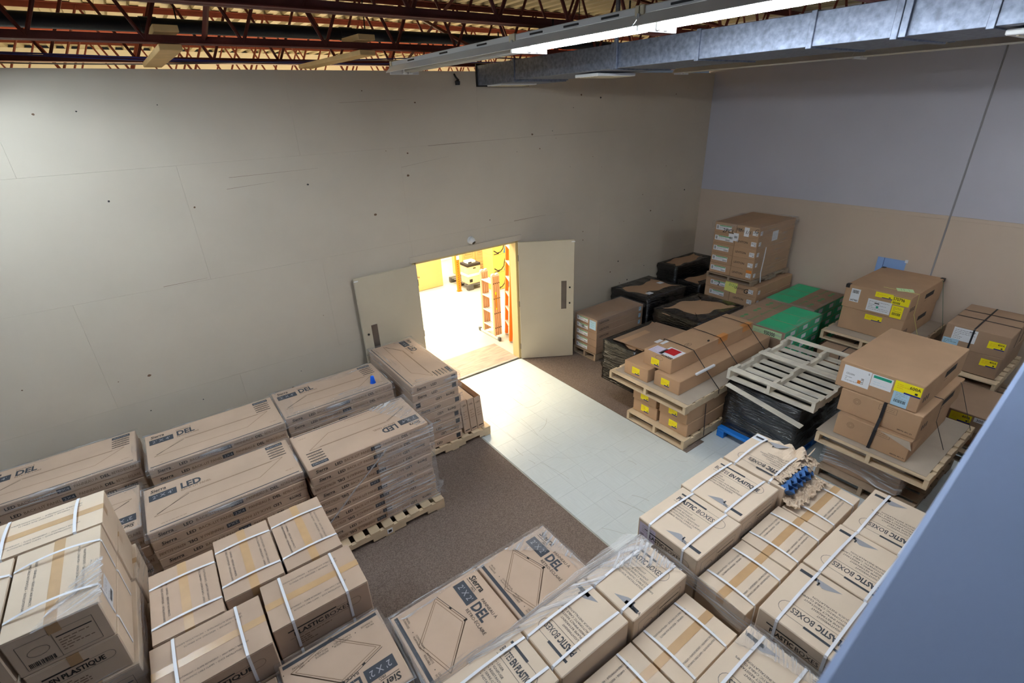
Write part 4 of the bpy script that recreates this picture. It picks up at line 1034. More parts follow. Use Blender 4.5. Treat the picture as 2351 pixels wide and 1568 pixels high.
# loads in black film
black_stack('black-wrapped load with a bare oval cardboard lid, behind the low flat-carton stack', 3.07, 4.18, -1.03, -.1, .007, .86, .19, 2)
o = bpy.data.objects['wrapped_pallet_load']
b_ = MB(); b_.box(-.35, -.22, -.3, -.2, .858, .86, INK['white']); b_.box(.28, .40, -.05, .05, .858, .86, INK['white']); b_.build('sticker', o)
black_stack('black-wrapped load in the room corner, tallest of the black ones', 4.5, 5.72, -.52, -.04, .007, 1.05, .12, 3)
black_stack('black-wrapped load in front of the corner one, beside the tall carton tower', 4.5, 5.7, -1.1, -.55, .007, .82, .12, 4)
black_stack('low black-wrapped load under the loose cardboard sheet', 1.5, 2.68, -2.1, -1.42, .007, .70, .12, 5)
black_stack('black-wrapped load behind the long brown cartons, lid partly bare', 2.85, 4.1, -2.25, -1.3, .007, .84, .22, 6)
t = thing('cardboard_sheet', 'loose flat cardboard sheet lying tilted on the low black-wrapped load', 'cardboard', (2.12, -1.87, .712))
b_ = MB(); M_ = Matrix.Rotation(math.radians(-4), 4, 'X')
b_.cbox(-.52, .52, -.3, .32, 0.02, .026, kraft_dk, .002, M_); b_.build('sheet', t)
b_ = MB(); b_.cbox(-.5, .1, -.26, .2, 0, .02, kraft_br, .002); b_.build('lower_flap', t)
b_ = MB(); b_.cbox(-.2, -.06, -.3, -.22, .05, .0515, INK['white'], .0004); b_.build('sticker', t)
# tall tower of cartons by the right wall
GT = 'cartons of the tall tower'
for lev, (zt, zb, n, ys, x0, x1) in enumerate(((2.1, 1.175, 5, (-2.12, -1.705, -1.285), 4.42, 5.62), (1.068, .14, 5, (-2.24, -1.735, -1.225), 4.46, 5.66))):
    h = (zt-zb)/n; part = 'upper' if lev == 0 else 'lower'
    for k in range(n):
        for c in range(2):
            z1 = zt-k*h
            o = carton(f'{ORD[k]} carton down on the {"right" if c == 0 else "left"} of the tall tower, {part} pallet', x0, x1, ys[c], ys[c+1]-.004, z1-h+.001, z1, kraft_br, 0, 'flat_carton', 'box', GT, jit=.2)
            if c == 1: sticker(o, 'left', -.03 if lev == 0 else 0, .0, .30, .085, 'white', 0, green_label, 'green_edged_label')
            else:
                wordmark(o, 'left', -.17, .034, .2, 'black'); sticker(o, 'left', .14, -.01, .09, .075, 'white', 0, small_label)
                sticker(o, 'front', -.52, -.01, .07, .07, 'white', 0, small_label)
            if k == 0:
                L, W, H = dims(o); p = Print(L, W, H, 'left')
                if lev == 0:
                    if c == 1: p.text('2PCL', -.05, -.075, .07, 'black', .01, k=3, shear=.2)
                    else: p.text('084', -.2, .0, .045, 'black', .02, k=3); p.text('G', .12, 0, .065, 'black', .01, k=3, shear=.2); p.rect(-.06, -.085, .03, .07, 'white', 2); p.text('1/1', -.045, -.04, .06, 'black', .005, k=3, shear=.2)
                else:
                    if c == 1: p.text('2', -.01, -.04, .07, 'black', .01, k=3, shear=.2)
                    else: p.text('G', .0, -.06, .085, 'black', .012, k=3, shear=.2)
                p.build('handwriting', o)
                if lev == 1 and c == 0: sticker(o, 'left', -.24, -.02, .24, .2, 'paleyellow', -4, lambda p, u, v, w_, h: p.text('01234', u-.05, v+.01, .045, 'green', 0, k=1.4, shear=.2), 'yellow_note')
                if lev == 0 and c == 0: sticker(o, 'front', -.05, -.12, .19, .17, 'white', 0, lambda p, u, v, w_, h: p.scribble(u-.07, v-.06, u+.07, v+.07, 5, 'grey', 1.4), 'document_pouch')
            if lev == 0 and k == 1 and c == 0: sticker(o, 'left', -.2, .06, .1, .14, 'white', 0, lambda p, u, v, w_, h: p.bars(u-.03, v-.02, u+.03, v+.02, 8, 'black', 1.4))
            if lev == 0 and k == 1 and c == 1: sticker(o, 'left', .13, .03, .1, .15, 'white', 0, lambda p, u, v, w_, h: p.bars(u-.03, v-.02, u+.03, v+.02, 8, 'black', 1.4))
            if lev == 0 and k == 4 and c == 0: sticker(o, 'left', .14, .06, .1, .05, 'orange', 0)
pallet('wooden pallet between the two halves of the tall carton tower', 4.40, 5.66, -2.15, -1.26, 1.08, .09, m=wood_d)
pallet('wooden pallet on the floor under the tall carton tower', 4.44, 5.68, -2.26, -1.2, .006, .13, m=wood_d)
film_shell('loose cloudy clear wrap over the top of the tall tower', 4.40, 5.64, -2.14, -1.27, 1.98, 2.11, film, .12, seed=61, rough=.012)
film_band('cloudy clear wrap down the camera side of the tall tower', [(4.40, -2.165), (5.64, -2.165)], 1.1, 2.05, film, seed=62, rough=.012)
b_ = MB(); b_.ribbon([(4.64, -2.17, 1.75), (4.62, -2.175, 1.55), (4.6, -2.172, 1.3), (4.63, -2.18, 1.12)], (1, 0, 0), .03, INK['white'])
tag(b_.build('film_tail'), 'twisted white tail of plastic wrap hanging down the tall tower', 'plastic wrap')
# green-printed cartons
GG = 'green printed cartons'
green_p = mat('green_print', (56, 186, 130), .6, nz=(3, .05)); INK['greenp'] = green_p; INK['greent'] = mat('green_text', (96, 150, 96), .7)
def marmo(L, W, H, flip):
    p = Print(L, W, H, 'top', 180 if flip else 0); a, b = L/2, W/2
    p.rect(-a+.004, -b+.006, a-.004, -b*.02, 'greenp')
    for i in range(2): p.poly([(.0+.05*math.cos(t*PI/5)+i*.11-.05, b*.62+.03*math.sin(t*PI/5)) for t in range(10)], 'greent')
    p.text('Marmolino', -a+.03, b*.25, .05, 'greent', .01, width=L-.06)
    return p.mb
for st, (xs, y0, y1, zt, flip, wh) in enumerate((((3.36, 3.745, 4.13, 4.51), -3.33, -2.38, .9, False, 'near stack'), ((4.57, 4.95, 5.33, 5.71), -3.18, -2.36, .9, True, 'stack against the right wall'))):
    for k in range(5):
        for c in range(3):
            z1 = zt-k*.152
            o = carton(f'green-printed carton, {("left", "middle", "right")[c]} of the {("top", "second", "third", "fourth", "bottom")[k]} layer, {wh}', xs[c], xs[c+1]-.004, y0, y1, z1-.151, z1, kraft_dk, 0, 'printed_carton', 'box', GG, jit=.2)
            if k == 0: shared('marmo%d' % flip, o, lambda L, W, H: marmo(L, W, H, flip))
            L, W, H = dims(o); p = Print(L, W, H, 'front'); p.rect(-L/2+.004, -H/2+.006, L/2-.004, H/2-.004, 'greenp', .6); p.rect(-.02, -.03, .12, .04, 'white', 1); p.build('print', o)
            if k == 0 and c == 0 and st == 0:
                sticker(o, 'left', .18, 0, .5, .1, 'lime', 0, lambda p, u, v, w_, h: p.text('930300', u-.02, v-.035, .06, 'black', .02, width=.17, k=1.6).scribble(u-.22, v-.03, u-.06, v+.03, 3, 'grey', 1.4), 'number_label')
pallet('wooden pallet under the near green-printed stack', 3.34, 4.52, -3.33, -2.37, .006, .13, m=wood_d)
pallet('wooden pallet under the green-printed stack against the right wall', 4.56, 5.72, -3.19, -2.35, .006, .13, m=wood_d)
film_shell('clear wrap round the near green-printed stack', 3.35, 4.51, -3.33, -2.375, .76, .905, film, .09, seed=71, rough=.008)
film_shell('clear wrap round the green-printed stack against the wall', 4.565, 5.71, -3.185, -2.355, .76, .905, film, .11, seed=72, rough=.008)

# long brown cartons on two pallets
GB = 'long brown cartons'
def yellow_lab(o, face, u, v, w_=.13, h=.1, t=None):
    def fn(p, u, v, w_, h):
        p.rect(u-w_*.1, v-h/2, u+w_*.5, v-h*.36, 'blue', 1.4); p.scribble(u-w_*.4, v-h*.2, u+w_*.2, v+h*.3, 3, 'orange', 1.4, .003)
        p.rect(u+w_*.28, v-h*.3, u+w_*.38, v-h*.12, 'black', 1.5)
        if t: p.text(t, u+w_*.05, v+h*.08, h*.26, 'black', .015, width=w_*.4, k=1.6)
    return sticker(o, face, u, v, w_, h, 'yellow', 0, fn, 'yellow_label')
def oval(p, u, v, a, b, ink='black'): return p.line([(u+a*math.cos(t*PI/8), v+b*math.sin(t*PI/8)) for t in range(17)], .0025, ink)
long_ = []
for nm, x0, x1, y0, y1, z0, z1, yl in (
    ('long brown carton on top of the pile, red label on its end', 1.12, 3.02, -3.0, -2.55, .862, 1.075, (-.03, -.02)),
    ('long brown carton under the top one, nearest the camera', 1.05, 3.2, -3.20, -2.80, .664, .86, (-.02, 0)),
    ('long brown carton under the top one, on the door side', 1.0, 3.1, -2.74, -2.33, .664, .86, (0, 0)),
    ('lower-pallet long carton, upper of the camera-side pair', 1.0, 2.3, -3.40, -2.97, .342, .535, (0, 0)),
    ('lower-pallet long carton, bottom of the camera-side pair', 1.02, 2.3, -3.41, -2.97, .142, .34, (0, 0)),
    ('lower-pallet long carton, upper of the door-side pair', 1.0, 2.3, -2.92, -2.52, .342, .535, (0, 0)),
    ('lower-pallet long carton, bottom of the door-side pair', 1.02, 2.3, -2.93, -2.52, .142, .34, (0, 0))):
    o = carton(nm, x0, x1, y0, y1, z0, z1, kraft_br, 0, 'long_carton', 'box', GB, jit=.3); long_.append(o); yellow_lab(o, 'left', *yl)
L, W, H = dims(long_[0])
p = Print(L, W, H, 'top'); oval(p, -.42, -.08, .07, .035); oval(p, -.42, -.08, .06, .028); p.text('LIST', -.46, -.092, .03, 'black', 0, width=.08); p.build('stamp', long_[0])
p = Print(L, W, H, 'left'); oval(p, .03, .06, .06, .03); p.build('stamp', long_[0])
sticker(long_[0], 'top', -.84, .07, .2, .2, 'lilac', 0, lambda p, u, v, w_, h: p.scribble(u-.08, v-.08, u+.08, v+.08, 6, 'grey', 1.4), 'shipping_label')
sticker(long_[0], 'top', -.78, -.1, .26, .24, 'white', 0, lambda p, u, v, w_, h: p.rect(u-.06, v-.07, u+.11, v+.09, 'red', 1.4).text('332414', u-.125, v-.11, .045, 'black', .02, width=.16, k=1.6, rot=90), 'red_label')
sticker(long_[0], 'top', -.6, .17, .14, .05, 'white', 0, None, 'clear_label')
for u in (.18, .78):
    b_ = MB(); b_.ribbon([(u, -W/2-.0012, H-.09), (u, -W/2-.0012, H-.002), (u, -W/2+.0, H+.0012), (u, -W/2+.07, H+.0012)], (1, 0, 0), .22, tape_clear, .0006); b_.build('tape', long_[0])
b_ = MB(); b_.cbox(-.015, .015, -.01, .01, 0, .02, dark_m, .003); b_.build('knob', long_[0], (-.12, -.19, H))
pallet('wooden pallet on the floor under the long brown cartons', .93, 2.3, -3.44, -2.49, .0065, .133, notch=False)
pallet('wooden pallet carrying the upper three long brown cartons', .90, 2.25, -3.42, -2.15, .538, .118, notch=False)
b_ = MB(); b_.cbox(.96, 3.0, -3.41, -2.2, .657, .662, chip, .002)
tag(b_.build('chipboard_sheet'), 'grey chipboard sheet between the upper pallet and the long brown cartons', 'cardboard')
b_ = MB(); b_.cbox(1.35, 1.75, -3.235, -3.205, .863, .89, INK['white'], .002); tag(b_.build('corner_strip'), 'short white plastic corner strip on the edge of a long brown carton', 'strip')
def band(label, path, wd, w_=.014, m=None):
    b_ = MB(); b_.ribbon(path, wd, w_, m or strap_k, .0016); return tag(b_.build('strapping_band'), label, 'strap', 'strapping bands')
for x, wh in ((1.55, 'nearest the end labels'), (2.15, 'in the middle'), (2.85, 'at the far end')):
    band(f'black strapping band over the long brown cartons, {wh}', [(x, -2.18, .665), (x, -2.318, .868), (x, -2.535, 1.05), (x, -2.537, 1.084), (x, -2.78, 1.09), (x, -3.012, 1.084), (x+.01, -3.016, 1.065), (x+.02, -3.213, .868), (x+.03, -3.432, .665), (x+.03, -3.434, .6)], (1, 0, 0))
for x, wh in ((1.35, 'near the pallet corner'), (1.95, 'farther from the corner')):
    band(f'black strapping band down the lower long cartons, {wh}', [(x, -3.418, .53), (x+.01, -3.425, .3), (x, -3.45, .05)], (1, 0, 0))

# black load on a blue pallet with an upturned white-washed pallet
t = thing('pallet', 'bright blue plastic pallet under the black-wrapped load with the upturned pallet', 'pallet', (2.35, -3.95, 0))
b_ = MB(); b_.cbox(-.8, .75, -.46, .44, .10, .14, blue_plastic, .006); b_.build('deck', t)
for i in range(3):
    b_ = MB(); b_.cbox(-.8, .75, -.46+.4*i, -.36+.4*i, 0, .03, blue_plastic, .004); b_.build('runner', t)
    for j in range(3): b_ = MB(); b_.cbox(-.8+.7*j, -.65+.7*j, -.46+.4*i, -.36+.4*i, .03, .10, blue_plastic, .004); b_.build('block', t)
black_stack('big black-wrapped load on a blue pallet, under the upturned white-washed pallet', 1.62, 3.05, -4.43, -3.5, .14, .80, .03, 7, top=False, rough=.014)
pw = pallet('upturned white-washed wooden pallet on the big black-wrapped load', 1.66, 3.2, -4.54, -3.46, .82, .14, m=wood_w, flip=True, ndeck=9, bwf=.6, group='wooden pallets')
b_ = MB(); b_.cbox(-.045, .045, -.5, .46, -.006, .006, wood_w, .002); o = b_.build('broken_board', pw, (-.875, .0, -.085)); o.rotation_euler = (math.radians(9), 0, math.radians(1))

# 600A pile
G9 = 'large brown cartons of the near right pile'
pallet('worn wooden pallet on the floor under the near right pile', 1.75, 3.1, -5.62, -4.68, .001, .135, m=wood_d)
for k in range(2):
    carton(f'{("upper", "lower")[k]} film-wrapped brown carton under the near right pallet', 1.85, 3.0, -5.45, -4.70, .14+.173*(1-k), .311+.173*(1-k), kraft_dk, 0, 'large_carton', 'box', G9)
film_shell('cloudy ragged clear wrap round the cartons under the near right pallet', 1.84, 3.01, -5.46, -4.69, .19, .483, film_hvy, .12, seed=81, rough=.014, zwave=.03)
pallet('wooden pallet carrying the large brown cartons of the near right pile', 1.65, 3.06, -5.68, -4.62, .505, .125, notch=False)
b_ = MB(); b_.cbox(1.68, 3.04, -5.64, -4.60, .632, .637, chip, .002); tag(b_.build('chipboard_sheet'), 'grey chipboard sheet on the pallet of the near right pile', 'cardboard')
o3 = carton('crushed bottom carton of the near right pile, corner torn', 1.76, 2.95, -5.43, -4.74, .64, .898, kraft_br, 0, 'large_carton', 'box', G9)
o2 = carton('middle carton of the near right pile, round stamp on its end', 1.82, 3.05, -5.44, -4.70, .90, 1.168, kraft_br, 0, 'large_carton', 'box', G9, jit=1)
o1 = carton('top carton of the near right pile with four big end labels', 1.84, 3.15, -5.37, -4.61, 1.17, 1.475, kraft_br, 0, 'large_carton', 'box', G9, jit=.5)
sticker(o1, 'left', -.20, .02, .26, .2, 'white', 0, lambda p, u, v, w_, h: p.text('CD230N', u-.1, v+.0, .02, 'black', 0, width=.08, k=1.5).scribble(u-.1, v-.08, u+.02, v-.02, 3, 'navy', 1.4).rect(u+.02, v-.07, u+.05, v-.03, 'orange', 1.4).text('U5.58', u+.075, v-.07, .025, 'black', .01, width=.07, rot=90, k=1.5).text('5', u+.1, v+.06, .02, 'black', .01, k=1.5), 'shipping_label')
sticker(o1, 'left', .03, .045, .19, .14, 'white', 0, lambda p, u, v, w_, h: p.rect(u-.08, v+.03, u+.08, v+.06, 'teal', 1.4).scribble(u-.07, v-.05, u+.05, v+.0, 2, 'sky', 1.4), 'return_label')
yellow_lab(o1, 'left', .255, .07, .23, .12, '600A')
sticker(o1, 'left', .22, -.065, .14, .16, 'sky', 0, lambda p, u, v, w_, h: p.scribble(u-.05, v, u+.05, v+.07, 4, 'grey', 1.4).bars(u-.05, v-.04, u+.05, v-.005, 14, 'navy', 1.4), 'blue_label')
def dark_bar(o, u=.15, v=.06):
    L, W, H = dims(o); p = Print(L, W, H, 'front'); p.rect(u-.17, v-.035, u+.17, v+.035, 'black'); p.scribble(u-.16, v-.09, u+.1, v-.05, 1, 'brown', 1, .008)
    for i in range(3): p.rect(-L/2+.08+i*.06, -.06, -L/2+.11+i*.06, .0, 'black')
    return p.build('print', o)
dark_bar(o1); dark_bar(o2)
for o, nm in ((o2, '48096-401-01'), (o3, '48096-401-01')):
    L, W, H = dims(o); p = Print(L, W, H, 'left')
    for r in (.035, .026, .016): oval(p, -.2, .04, r, r, 'brown')
    q = [(.0, .05), (.16, .05), (.16, .11), (.0, .11)]; p.line(q+q[:1], .002, 'black'); p.scribble(.02, .06, .14, .1, 2, 'brown', 1)
    p.text(nm, .2, -.1, .015, 'black', .01, width=.13); p.build('print', o)
L, W, H = dims(o3); b_ = MB(); b_.poly([(-L/2-.003, -W/2+.02, H-.01), (-L/2-.012, -W/2-.02, H-.10), (-L/2-.006, -W/2+.28, H-.015)], chip); b_.poly([(-L/2, -W/2-.003, H-.01), (-L/2+.2, -W/2-.02, H-.03), (-L/2-.01, -W/2-.03, H-.1)], kraft_br)
b_.build('torn_flap', o3)
band('black strapping band down the end of the near right pile', [(2.1, -5.1, 1.172), (1.818, -5.11, 1.17), (1.80, -5.11, 1.0), (1.75, -5.11, .87), (1.74, -5.1, .64)], (0, 1, 0), .03)
band('thin black strapping band across the camera side of the near right pile', [(2.35, -5.1, 1.171), (2.35, -5.445, 1.17), (2.35, -5.455, .9), (2.3, -5.6, .64)], (1, 0, 0), .014)
band('thin black strapping band at the far end of the near right pile', [(2.9, -5.1, 1.171), (2.9, -5.45, 1.165), (2.95, -5.66, .64), (2.95, -5.69, .52)], (1, 0, 0), .014)

# 570796 pile against the right wall
G10 = 'large brown cartons against the right wall'
pallet('worn wooden pallet on the floor, low cartons by the right wall', 4.0, 5.6, -4.5, -3.5, .001, .135, m=wood_d)
for k in range(2):
    o = carton(f'{("upper", "lower")[k]} strapped brown carton under the raised pallet by the right wall', 3.85, 5.3, -4.45, -3.62, .14+.255*(1-k), .39+.255*(1-k), kraft_dk, 0, 'large_carton', 'box', G10)
    if k == 0:
        for a in (-.45, -.2): strap_over(o, a, 'y', strap_k, .016, .004)
        strap_over(o, .1, 'x', strap_k, .016, .004)
pallet('wooden pallet raised on cartons by the right wall', 4.15, 5.73, -4.62, -3.5, .655, .14, notch=False)
b_ = MB(); b_.cbox(4.2, 5.72, -4.6, -3.53, .797, .802, chip, .002); tag(b_.build('chipboard_sheet'), 'chipboard sheet under the two cartons with the blue sheet behind', 'cardboard')
oa = carton('upper brown carton with black corner pads and six labels, by the right wall', 4.4, 5.7, -4.43, -3.60, 1.155, 1.5, kraft_br, 0, 'large_carton', 'box', G10)
ob = carton('lower brown carton with one yellow label, by the right wall', 4.41, 5.7, -4.42, -3.61, .805, 1.153, kraft_br, 0, 'large_carton', 'box', G10)
sticker(oa, 'left', -.27, .03, .12, .2, 'white', 0, lambda p, u, v, w_, h: p.bars(u-.04, v+.03, u+.04, v+.08, 9, 'black', 1.4).text('647985', u-.05, v-.09, .028, 'black', .015, width=.1, k=1.5), 'number_label')
yellow_lab(oa, 'left', .09, .12, .22, .075); yellow_lab(ob, 'left', .03, .1, .22, .08)
sticker(oa, 'left', .06, -.055, .3, .18, 'white', 0, lambda p, u, v, w_, h: p.scribble(u-.13, v-.07, u+.13, v+.07, 6, 'navy', 1.4).rect(u-.06, v+.03, u, v+.045, 'black', 1.5).rect(u-.03, v-.03, u, v, 'teal', 1.5), 'shipping_label')
sticker(oa, 'left', .3, .085, .21, .11, 'yellow', 0, lambda p, u, v, w_, h: p.text('570796', u-.095, v+.005, .042, 'black', .02, width=.14, k=1.5).bars(u-.09, v-.045, u, v-.015, 12, 'black', 1.4), 'number_label')
sticker(oa, 'left', .29, -.075, .14, .18, 'yellow', 0, lambda p, u, v, w_, h: p.scribble(u-.05, v, u+.05, v+.07, 4, 'brown', 1.4).bars(u-.05, v-.05, u+.05, v-.01, 12, 'black', 1.4), 'yellow_label')
sticker(oa, 'top', -.43, -.06, .15, .2, 'lime', 25, lambda p, u, v, w_, h: p.scribble(u-.05, v-.06, u+.05, v+.06, 4, 'greent', 1.4), 'green_note')
L, W, H = dims(oa)
for a, b in ((-1, -1), (-1, 1), (1, -1), (1, 1)):
    if (a, b) == (-1, -1): continue
    b_ = MB(); b_.cbox(a*L/2-.07*(a > 0)-.004*(a < 0), a*L/2+.07*(a < 0)+.004*(a > 0), b*W/2-.05*(b > 0)-.004*(b < 0), b*W/2+.05*(b < 0)+.004*(b > 0), H-.05, H+.004, dark_m, .003); b_.build('corner_pad', oa)
for o in (oa, ob): dark_bar(o, .1, .05)
band('thin green strapping band at the wall end of the labelled carton', [(5.55, -4.43, 1.503), (5.55, -4.445, 1.49), (5.5, -4.64, .8), (5.5, -4.64, .68)], (1, 0, 0), .014, strap_g)
band('thin pale strapping band over the labelled carton corner', [(4.62, -4.0, 1.503), (4.62, -4.44, 1.502), (4.62, -4.45, 1.2), (4.6, -4.62, .8)], (1, 0, 0), .008, INK['paleyellow'])

# 400A pile
G11 = 'brown cartons with yellow labels at the right edge'
pallet('worn wooden pallet on the floor at the right edge', 4.4, 5.7, -5.6, -4.75, .001, .135, m=wood_d)
for k in range(2): carton(f'{("upper", "lower")[k]} brown carton under the raised pallet at the right edge', 4.5, 5.6, -5.5, -4.8, .14+.15*(1-k), .288+.15*(1-k), kraft_dk, 0, 'large_carton', 'box', G11)
pallet('wooden pallet raised on cartons at the right edge, under the crossed black straps', 4.5, 5.74, -5.55, -4.74, .442, .14, notch=False)
for k in range(2):
    z1 = 1.2-k*.305
    o = carton(('top brown carton crossed by black straps at the right edge', 'second brown carton at the right edge, one yellow label')[k], 4.62, 5.70, -5.50, -4.83, z1-.304, z1, kraft_dk, 0, 'large_carton', 'box', G11)
    yellow_lab(o, 'left', .22, .0 if k == 0 else .05, .17, .1, '400A')
    if k == 0:
        sticker(o, 'left', -.12, .04, .25, .18, 'white', 0, lambda p, u, v, w_, h: p.scribble(u-.11, v-.07, u+.11, v+.07, 6, 'navy', 1.4).text('5000', u+.04, v+.05, .02, 'black', .015, width=.06, k=1.5), 'shipping_label')
        sticker(o, 'left', -.24, -.09, .17, .1, 'sky', 0, lambda p, u, v, w_, h: p.scribble(u-.07, v-.03, u+.07, v+.03, 3, 'black', 1.4), 'blue_label')
        strap_over(o, .04, 'x', strap_k, .02, .004); strap_over(o, -.1, 'y', strap_k, .02, .004); strap_over(o, .2, 'y', strap_k, .02, .004)
    else: b_ = MB()
pallet('worn wooden pallet on the floor with two small labelled cartons, right edge', 3.3, 4.35, -5.9, -5.1, .001, .135, m=wood_d)
for k in range(2):
    o = carton(('small brown carton with a yellow label on the low stack at the right edge', 'bottom brown carton of the low stack at the right edge')[k], 3.45+.06*k, 4.3, -5.75, -5.2+.03*k, .14+.22*(1-k), .358+.22*(1-k), kraft_dk, 0, 'large_carton', 'box', G11)
    yellow_lab(o, 'left', 0, .03, .2, .11, '400A')
    if k == 0: sticker(o, 'left', .17, .06, .1, .06, 'white', 0, lambda p, u, v, w_, h: p.text('300', u-.03, v-.015, .03, 'navy', .01, k=1.5))
# wrapped cartons hard by the mezzanine wall
for k in range(4):
    for c, (xa, xb) in enumerate(((.78, 1.90), (1.99, 3.1))):
        carton(f'film-wrapped brown carton below the grey ledge, {("left", "right")[c]} stack, {ORD[k]} from the top', xa, xb, -6.75, -5.9, 1.2-.266*(k+1), 1.198-.266*k, kraft_dk, 0, 'large_carton', 'box', 'wrapped cartons below the ledge')
for c, (xa, xb) in enumerate(((.78, 1.90), (1.99, 3.1))):
    pallet(f'wooden pallet under the {("left", "right")[c]} wrapped stack below the ledge', xa, xb, -6.75, -5.9, .001, .133, m=wood_d)
    film_shell(f'glossy clear wrap round the {("left", "right")[c]} stack below the grey ledge', xa, xb, -6.75, -5.9, .5, 1.2, film_edge, .12, seed=91+c, rough=.008)

# ================================================================== MEZZANINE LEDGE (foreground, out of focus)
b_ = MB(); A, Bp = Vector((-4.3, -6.362, 0)), Vector((-.2, -6.18, 0)); d = (Bp-A).normalized(); nrm = Vector((d.y, -d.x, 0))
M_ = Matrix(((d.x, -nrm.x, 0, A.x), (d.y, -nrm.y, 0, A.y), (0, 0, 1, 0), (0, 0, 0, 1)))
b_.cbox(0, 6, -.16, 0, 2.4, 3.38, ledge_m, .006, M_); b_.cbox(-.01, 6, -.6, .012, 3.38, 3.42, ledge_m, .01, M_)
struct(b_.build('wall_mezzanine'))
b_ = MB(); b_.box(-5.5, 5.7, -10.9, -7.05, 2.2, 2.4, INK['grey']); struct(b_.build('floor_mezzanine'))

# ================================================================== THE ROOM BEHIND THE DOORS
kraft_room = mat('kraft_golden', (206, 170, 108), .8, nz=(3, .05), rnd=.04)
carton('big tan carton on the floor of the lit room, left in the doorway', .9, 1.88, 4.55, 5.3, 0, .72, kraft_room, 0, 'large_carton', 'box', 'cartons in the lit room')
wordmark(bpy.data.objects[-1] if False else [o for o in bpy.data.objects if o.name.startswith('large_carton')][-1], 'front', -.45, .05, .3)
o = carton('tan carton with white labels lying askew on the big one, lit room', 1.0, 1.65, 4.6, 5.2, .725, 1.25, kraft_room, 0, 'large_carton', 'box', 'cartons in the lit room', jit=0)
o.rotation_euler = (0, 0, .35); sticker(o, 'front', -.1, .05, .25, .16, 'white'); sticker(o, 'right', 0, .05, .2, .3, 'white')
t = thing('pallet_rack_post', 'orange slotted pallet-rack upright in the lit room', 'rack', (1.97, 3.9, 0))
orange = mat('rack_orange', (232, 118, 18), .5)
b_ = MB(); b_.cbox(-.045, .045, -.035, .035, 0, 3.4, orange, .004); b_.build('post', t)
b_ = MB(); b_.box(-.06, .06, -.05, .05, 0, .008, orange); b_.build('foot_plate', t)
b_ = MB()
for i in range(60): b_.box(-.02, -.002, -.0365, -.035, .08+.054*i, .1+.054*i, dark_m); b_.box(.012, .022, -.0365, -.035, .1+.054*i, .115+.054*i, dark_m)
b_.build('slots', t)
b_ = MB(); b_.box(-.03, .045, -.038, -.036, .8, .9, INK['white']); b_.build('sign', t)
# black plastic pallet with archive boxes
t = thing('pallet', 'dark grey plastic pallet in the lit room beside the rack post', 'pallet', (2.72, 4.22, 0))
grey_pl = mat('plastic_dark_grey', (84, 84, 84), .5)
for i in range(8): b_ = MB(); b_.cbox(-.58, .58, -.48+.125*i, -.40+.125*i, .12, .14, grey_pl, .003); b_.build('deck_slat', t)
for x in (-.5, 0, .5):
    for y in (-.42, .04, .45): b_ = MB(); b_.cbox(x-.08, x+.08, y-.06, y+.04, 0, .12, grey_pl, .004); b_.build('block', t)
for k in range(2):
    o = carton(('upper cream archive box with a dark lid in the lit room', 'lower cream archive box on the grey plastic pallet, lit room')[k], 2.18, 2.55, 3.78, 4.12, .142+.25*(1-k), .39+.25*(1-k), mat('archive_cream', (226, 206, 160), .7), 0, 'archive_box', 'box', 'archive boxes')
    L, W, H = dims(o); b_ = MB(); b_.cbox(-L/2-.006, L/2+.006, -W/2-.006, W/2+.006, H-.06, H+.002, INK['black'] if k == 0 else INK['white'], .003); b_.build('lid', o)
    p = Print(L, W, H, 'front'); p.rect(-.03, .0, .05, .03, 'black') if k == 0 else p.rect(-.15, -.08, -.06, .0, 'black'); p.build('handle_hole' if k == 0 else 'print', o)
t = thing('document_tray', 'small white device on top of the archive boxes, lit room', 'device', (2.34, 3.93, .645))
b_ = MB(); b_.cbox(-.12, .12, -.1, .1, 0, .06, white_metal, .01); b_.build('body', t); b_ = MB(); b_.box(-.1, .0, -.102, -.1, .015, .045, dark_m); b_.build('slot', t)
GR = 'tan cartons stacked in the lit room'; k = 0
for r in range(5):
    for c in range(4):
        x0 = 2.6+.42*c; o = carton(f'tan carton, lit room stack, {("bottom", "second", "third", "fourth", "top")[r]} row, {("first", "second", "third", "fourth")[c]} from the left', x0, x0+.415, 4.75, 5.3, .0+.42*r, .418+.42*r, kraft_room, 0, 'tan_carton', 'box', GR)
        L, W, H = dims(o); p = Print(L, W, H, 'front'); q = [(-.13, -.1), (.13, -.1), (.13, .12), (-.13, .12)]; p.line(q+q[:1], .004, 'brown'); p.scribble(-.1, -.05, .1, .06, 4, 'brown', h=.01); p.build('print', o)
GY = 'yellow and blue printed cartons in the lit room'
yel = mat('carton_yellow', (226, 190, 92), .6); INK['cblue'] = mat('carton_blue', (30, 120, 170), .6)
for r in range(4):
    for c in range(2):
        x0 = 2.62+.48*c; o = carton(f'yellow carton with a blue swirl, {("bottom", "second", "third", "top")[r]} row, {("left", "right")[c]} one, beyond the ladder', x0, x0+.47, 3.3, 3.75, .44*r, .438+.44*r, yel, 0, 'yellow_carton', 'box', GY)
        L, W, H = dims(o); p = Print(L, W, H, 'front')
        p.poly([(.08, -.2), (.22, -.2), (.22, .2), (.12, .2), (.14, .05)], 'cblue'); p.line([(-.2, -.1), (-.1, -.17), (0, -.16), (.08, -.08), (.12, .1)], .025, 'black', 1.4); p.rect(-.2, -.2, -.05, -.18, 'black'); p.build('print', o)
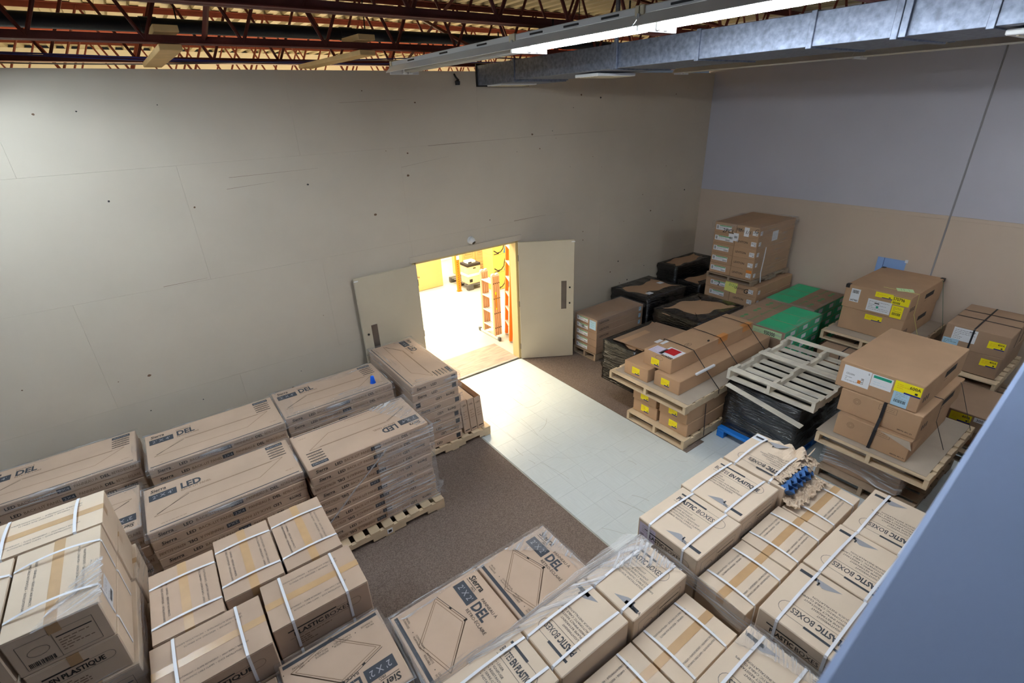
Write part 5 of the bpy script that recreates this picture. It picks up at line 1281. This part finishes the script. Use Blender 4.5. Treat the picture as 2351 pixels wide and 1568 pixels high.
# folded multi-position ladder
t = thing('folding_ladder', 'folded multi-position aluminium ladder with orange-brown rails standing in the doorway', 'ladder', (1.06, 1.19, 0), 0)
alu = mat('aluminium', (214, 212, 208), .35, metal=.5); rail_b = mat('ladder_rail', (214, 172, 132), .5)
for i in range(4):
    x = .0+.042*i
    for y, sd in ((-.19, 'near'), (.19, 'far')):
        b_ = MB(); b_.cbox(x-.017, x+.017, y-.03, y+.03, .06, 1.25, rail_b, .003); b_.build('rail', t)
        b_ = MB()
        for z in (.22, .52, .82, 1.12): b_.tube([(x, y-.034, z), (x, y-.028, z)], .011, dark_m, 8)
        b_.build('rivet', t)
    for z in (.22, .52, .82, 1.12):
        b_ = MB(); b_.cbox(x-.016, x+.016, -.165, .165, z-.014, z+.014, alu, .003); b_.build('rung', t)
for y in (-.19, .19):
    for x in (.02, .105):
        b_ = MB(); b_.lathe([(0, -.02), (.045, -.02), (.05, 0), (.045, .02), (0, .02)], alu, 14); o = b_.build('hinge', t, (x, y, 1.26)); o.rotation_euler = (PI/2, 0, 0)
    b_ = MB(); b_.lathe([(0, -.02), (.045, -.02), (.05, 0), (.045, .02), (0, .02)], dark_m, 14); o = b_.build('hinge', t, (.06, y, .1)); o.rotation_euler = (PI/2, 0, 0)
b_ = MB(); b_.cbox(-.02, .01, -.34, .34, 0, .05, alu, .004); b_.build('base_bar', t)
for y in (-.34, .34): b_ = MB(); b_.cbox(-.03, .02, y-.03, y+.03, 0, .07, grey_pl, .006); b_.build('rubber_foot', t)
b_ = MB(); b_.box(.0265, .058, -.2215, -.22, .6, .95, INK['yellow']); b_.box(.03, .055, -.2225, -.2215, .63, .9, INK['orange']); b_.build('warning_label', t)
# orange step ladder and timber leaning at the jamb
t = thing('step_ladder', 'bright orange fibreglass step ladder folded behind the right door jamb', 'ladder', (1.27, .85, 0), -.42)
t.rotation_euler = (0, .045, -.42)
ofib = mat('fibreglass_orange', (240, 124, 34), .45)
for y in (-.2, .2):
    for x in (0, .09):
        b_ = MB(); b_.cbox(x-.03, x+.03, y-.035, y+.035, .02, 2.3, ofib, .003); b_.build('rail', t)
for z in [.3+.3*i for i in range(7)]: b_ = MB(); b_.cbox(-.03, .03, -.165, .165, z-.012, z+.012, alu, .003); b_.build('step', t)
b_ = MB(); b_.cbox(-.05, .12, -.24, .24, 2.3, 2.34, INK['yellow'], .004); b_.build('top_cap', t)
b_ = MB(); b_.box(-.0135, -.012, -.235, -.18, 1.3, 1.75, INK['white']); b_.build('label', t)
for k, (x, y, h, a) in enumerate(((1.13, .42, 2.5, .03), (1.20, .50, 2.4, .02), (1.08, .34, .9, .05))):
    b_ = MB(); b_.cbox(-.02, .02, -.045, .045, 0, h, lumber, .003); o = b_.build('timber_board', None, (x, y, .001)); o.rotation_euler = (0, a, 0)
    tag(o, ('tall pale timber board leaning inside the right jamb, nearest the opening', 'tall pale timber board leaning inside the right jamb, behind the nearest', 'short timber offcut leaning at the foot of the right jamb')[k], 'lumber', 'timber boards')
for o in bpy.data.objects:
    if '_d' in o: del o['_d']
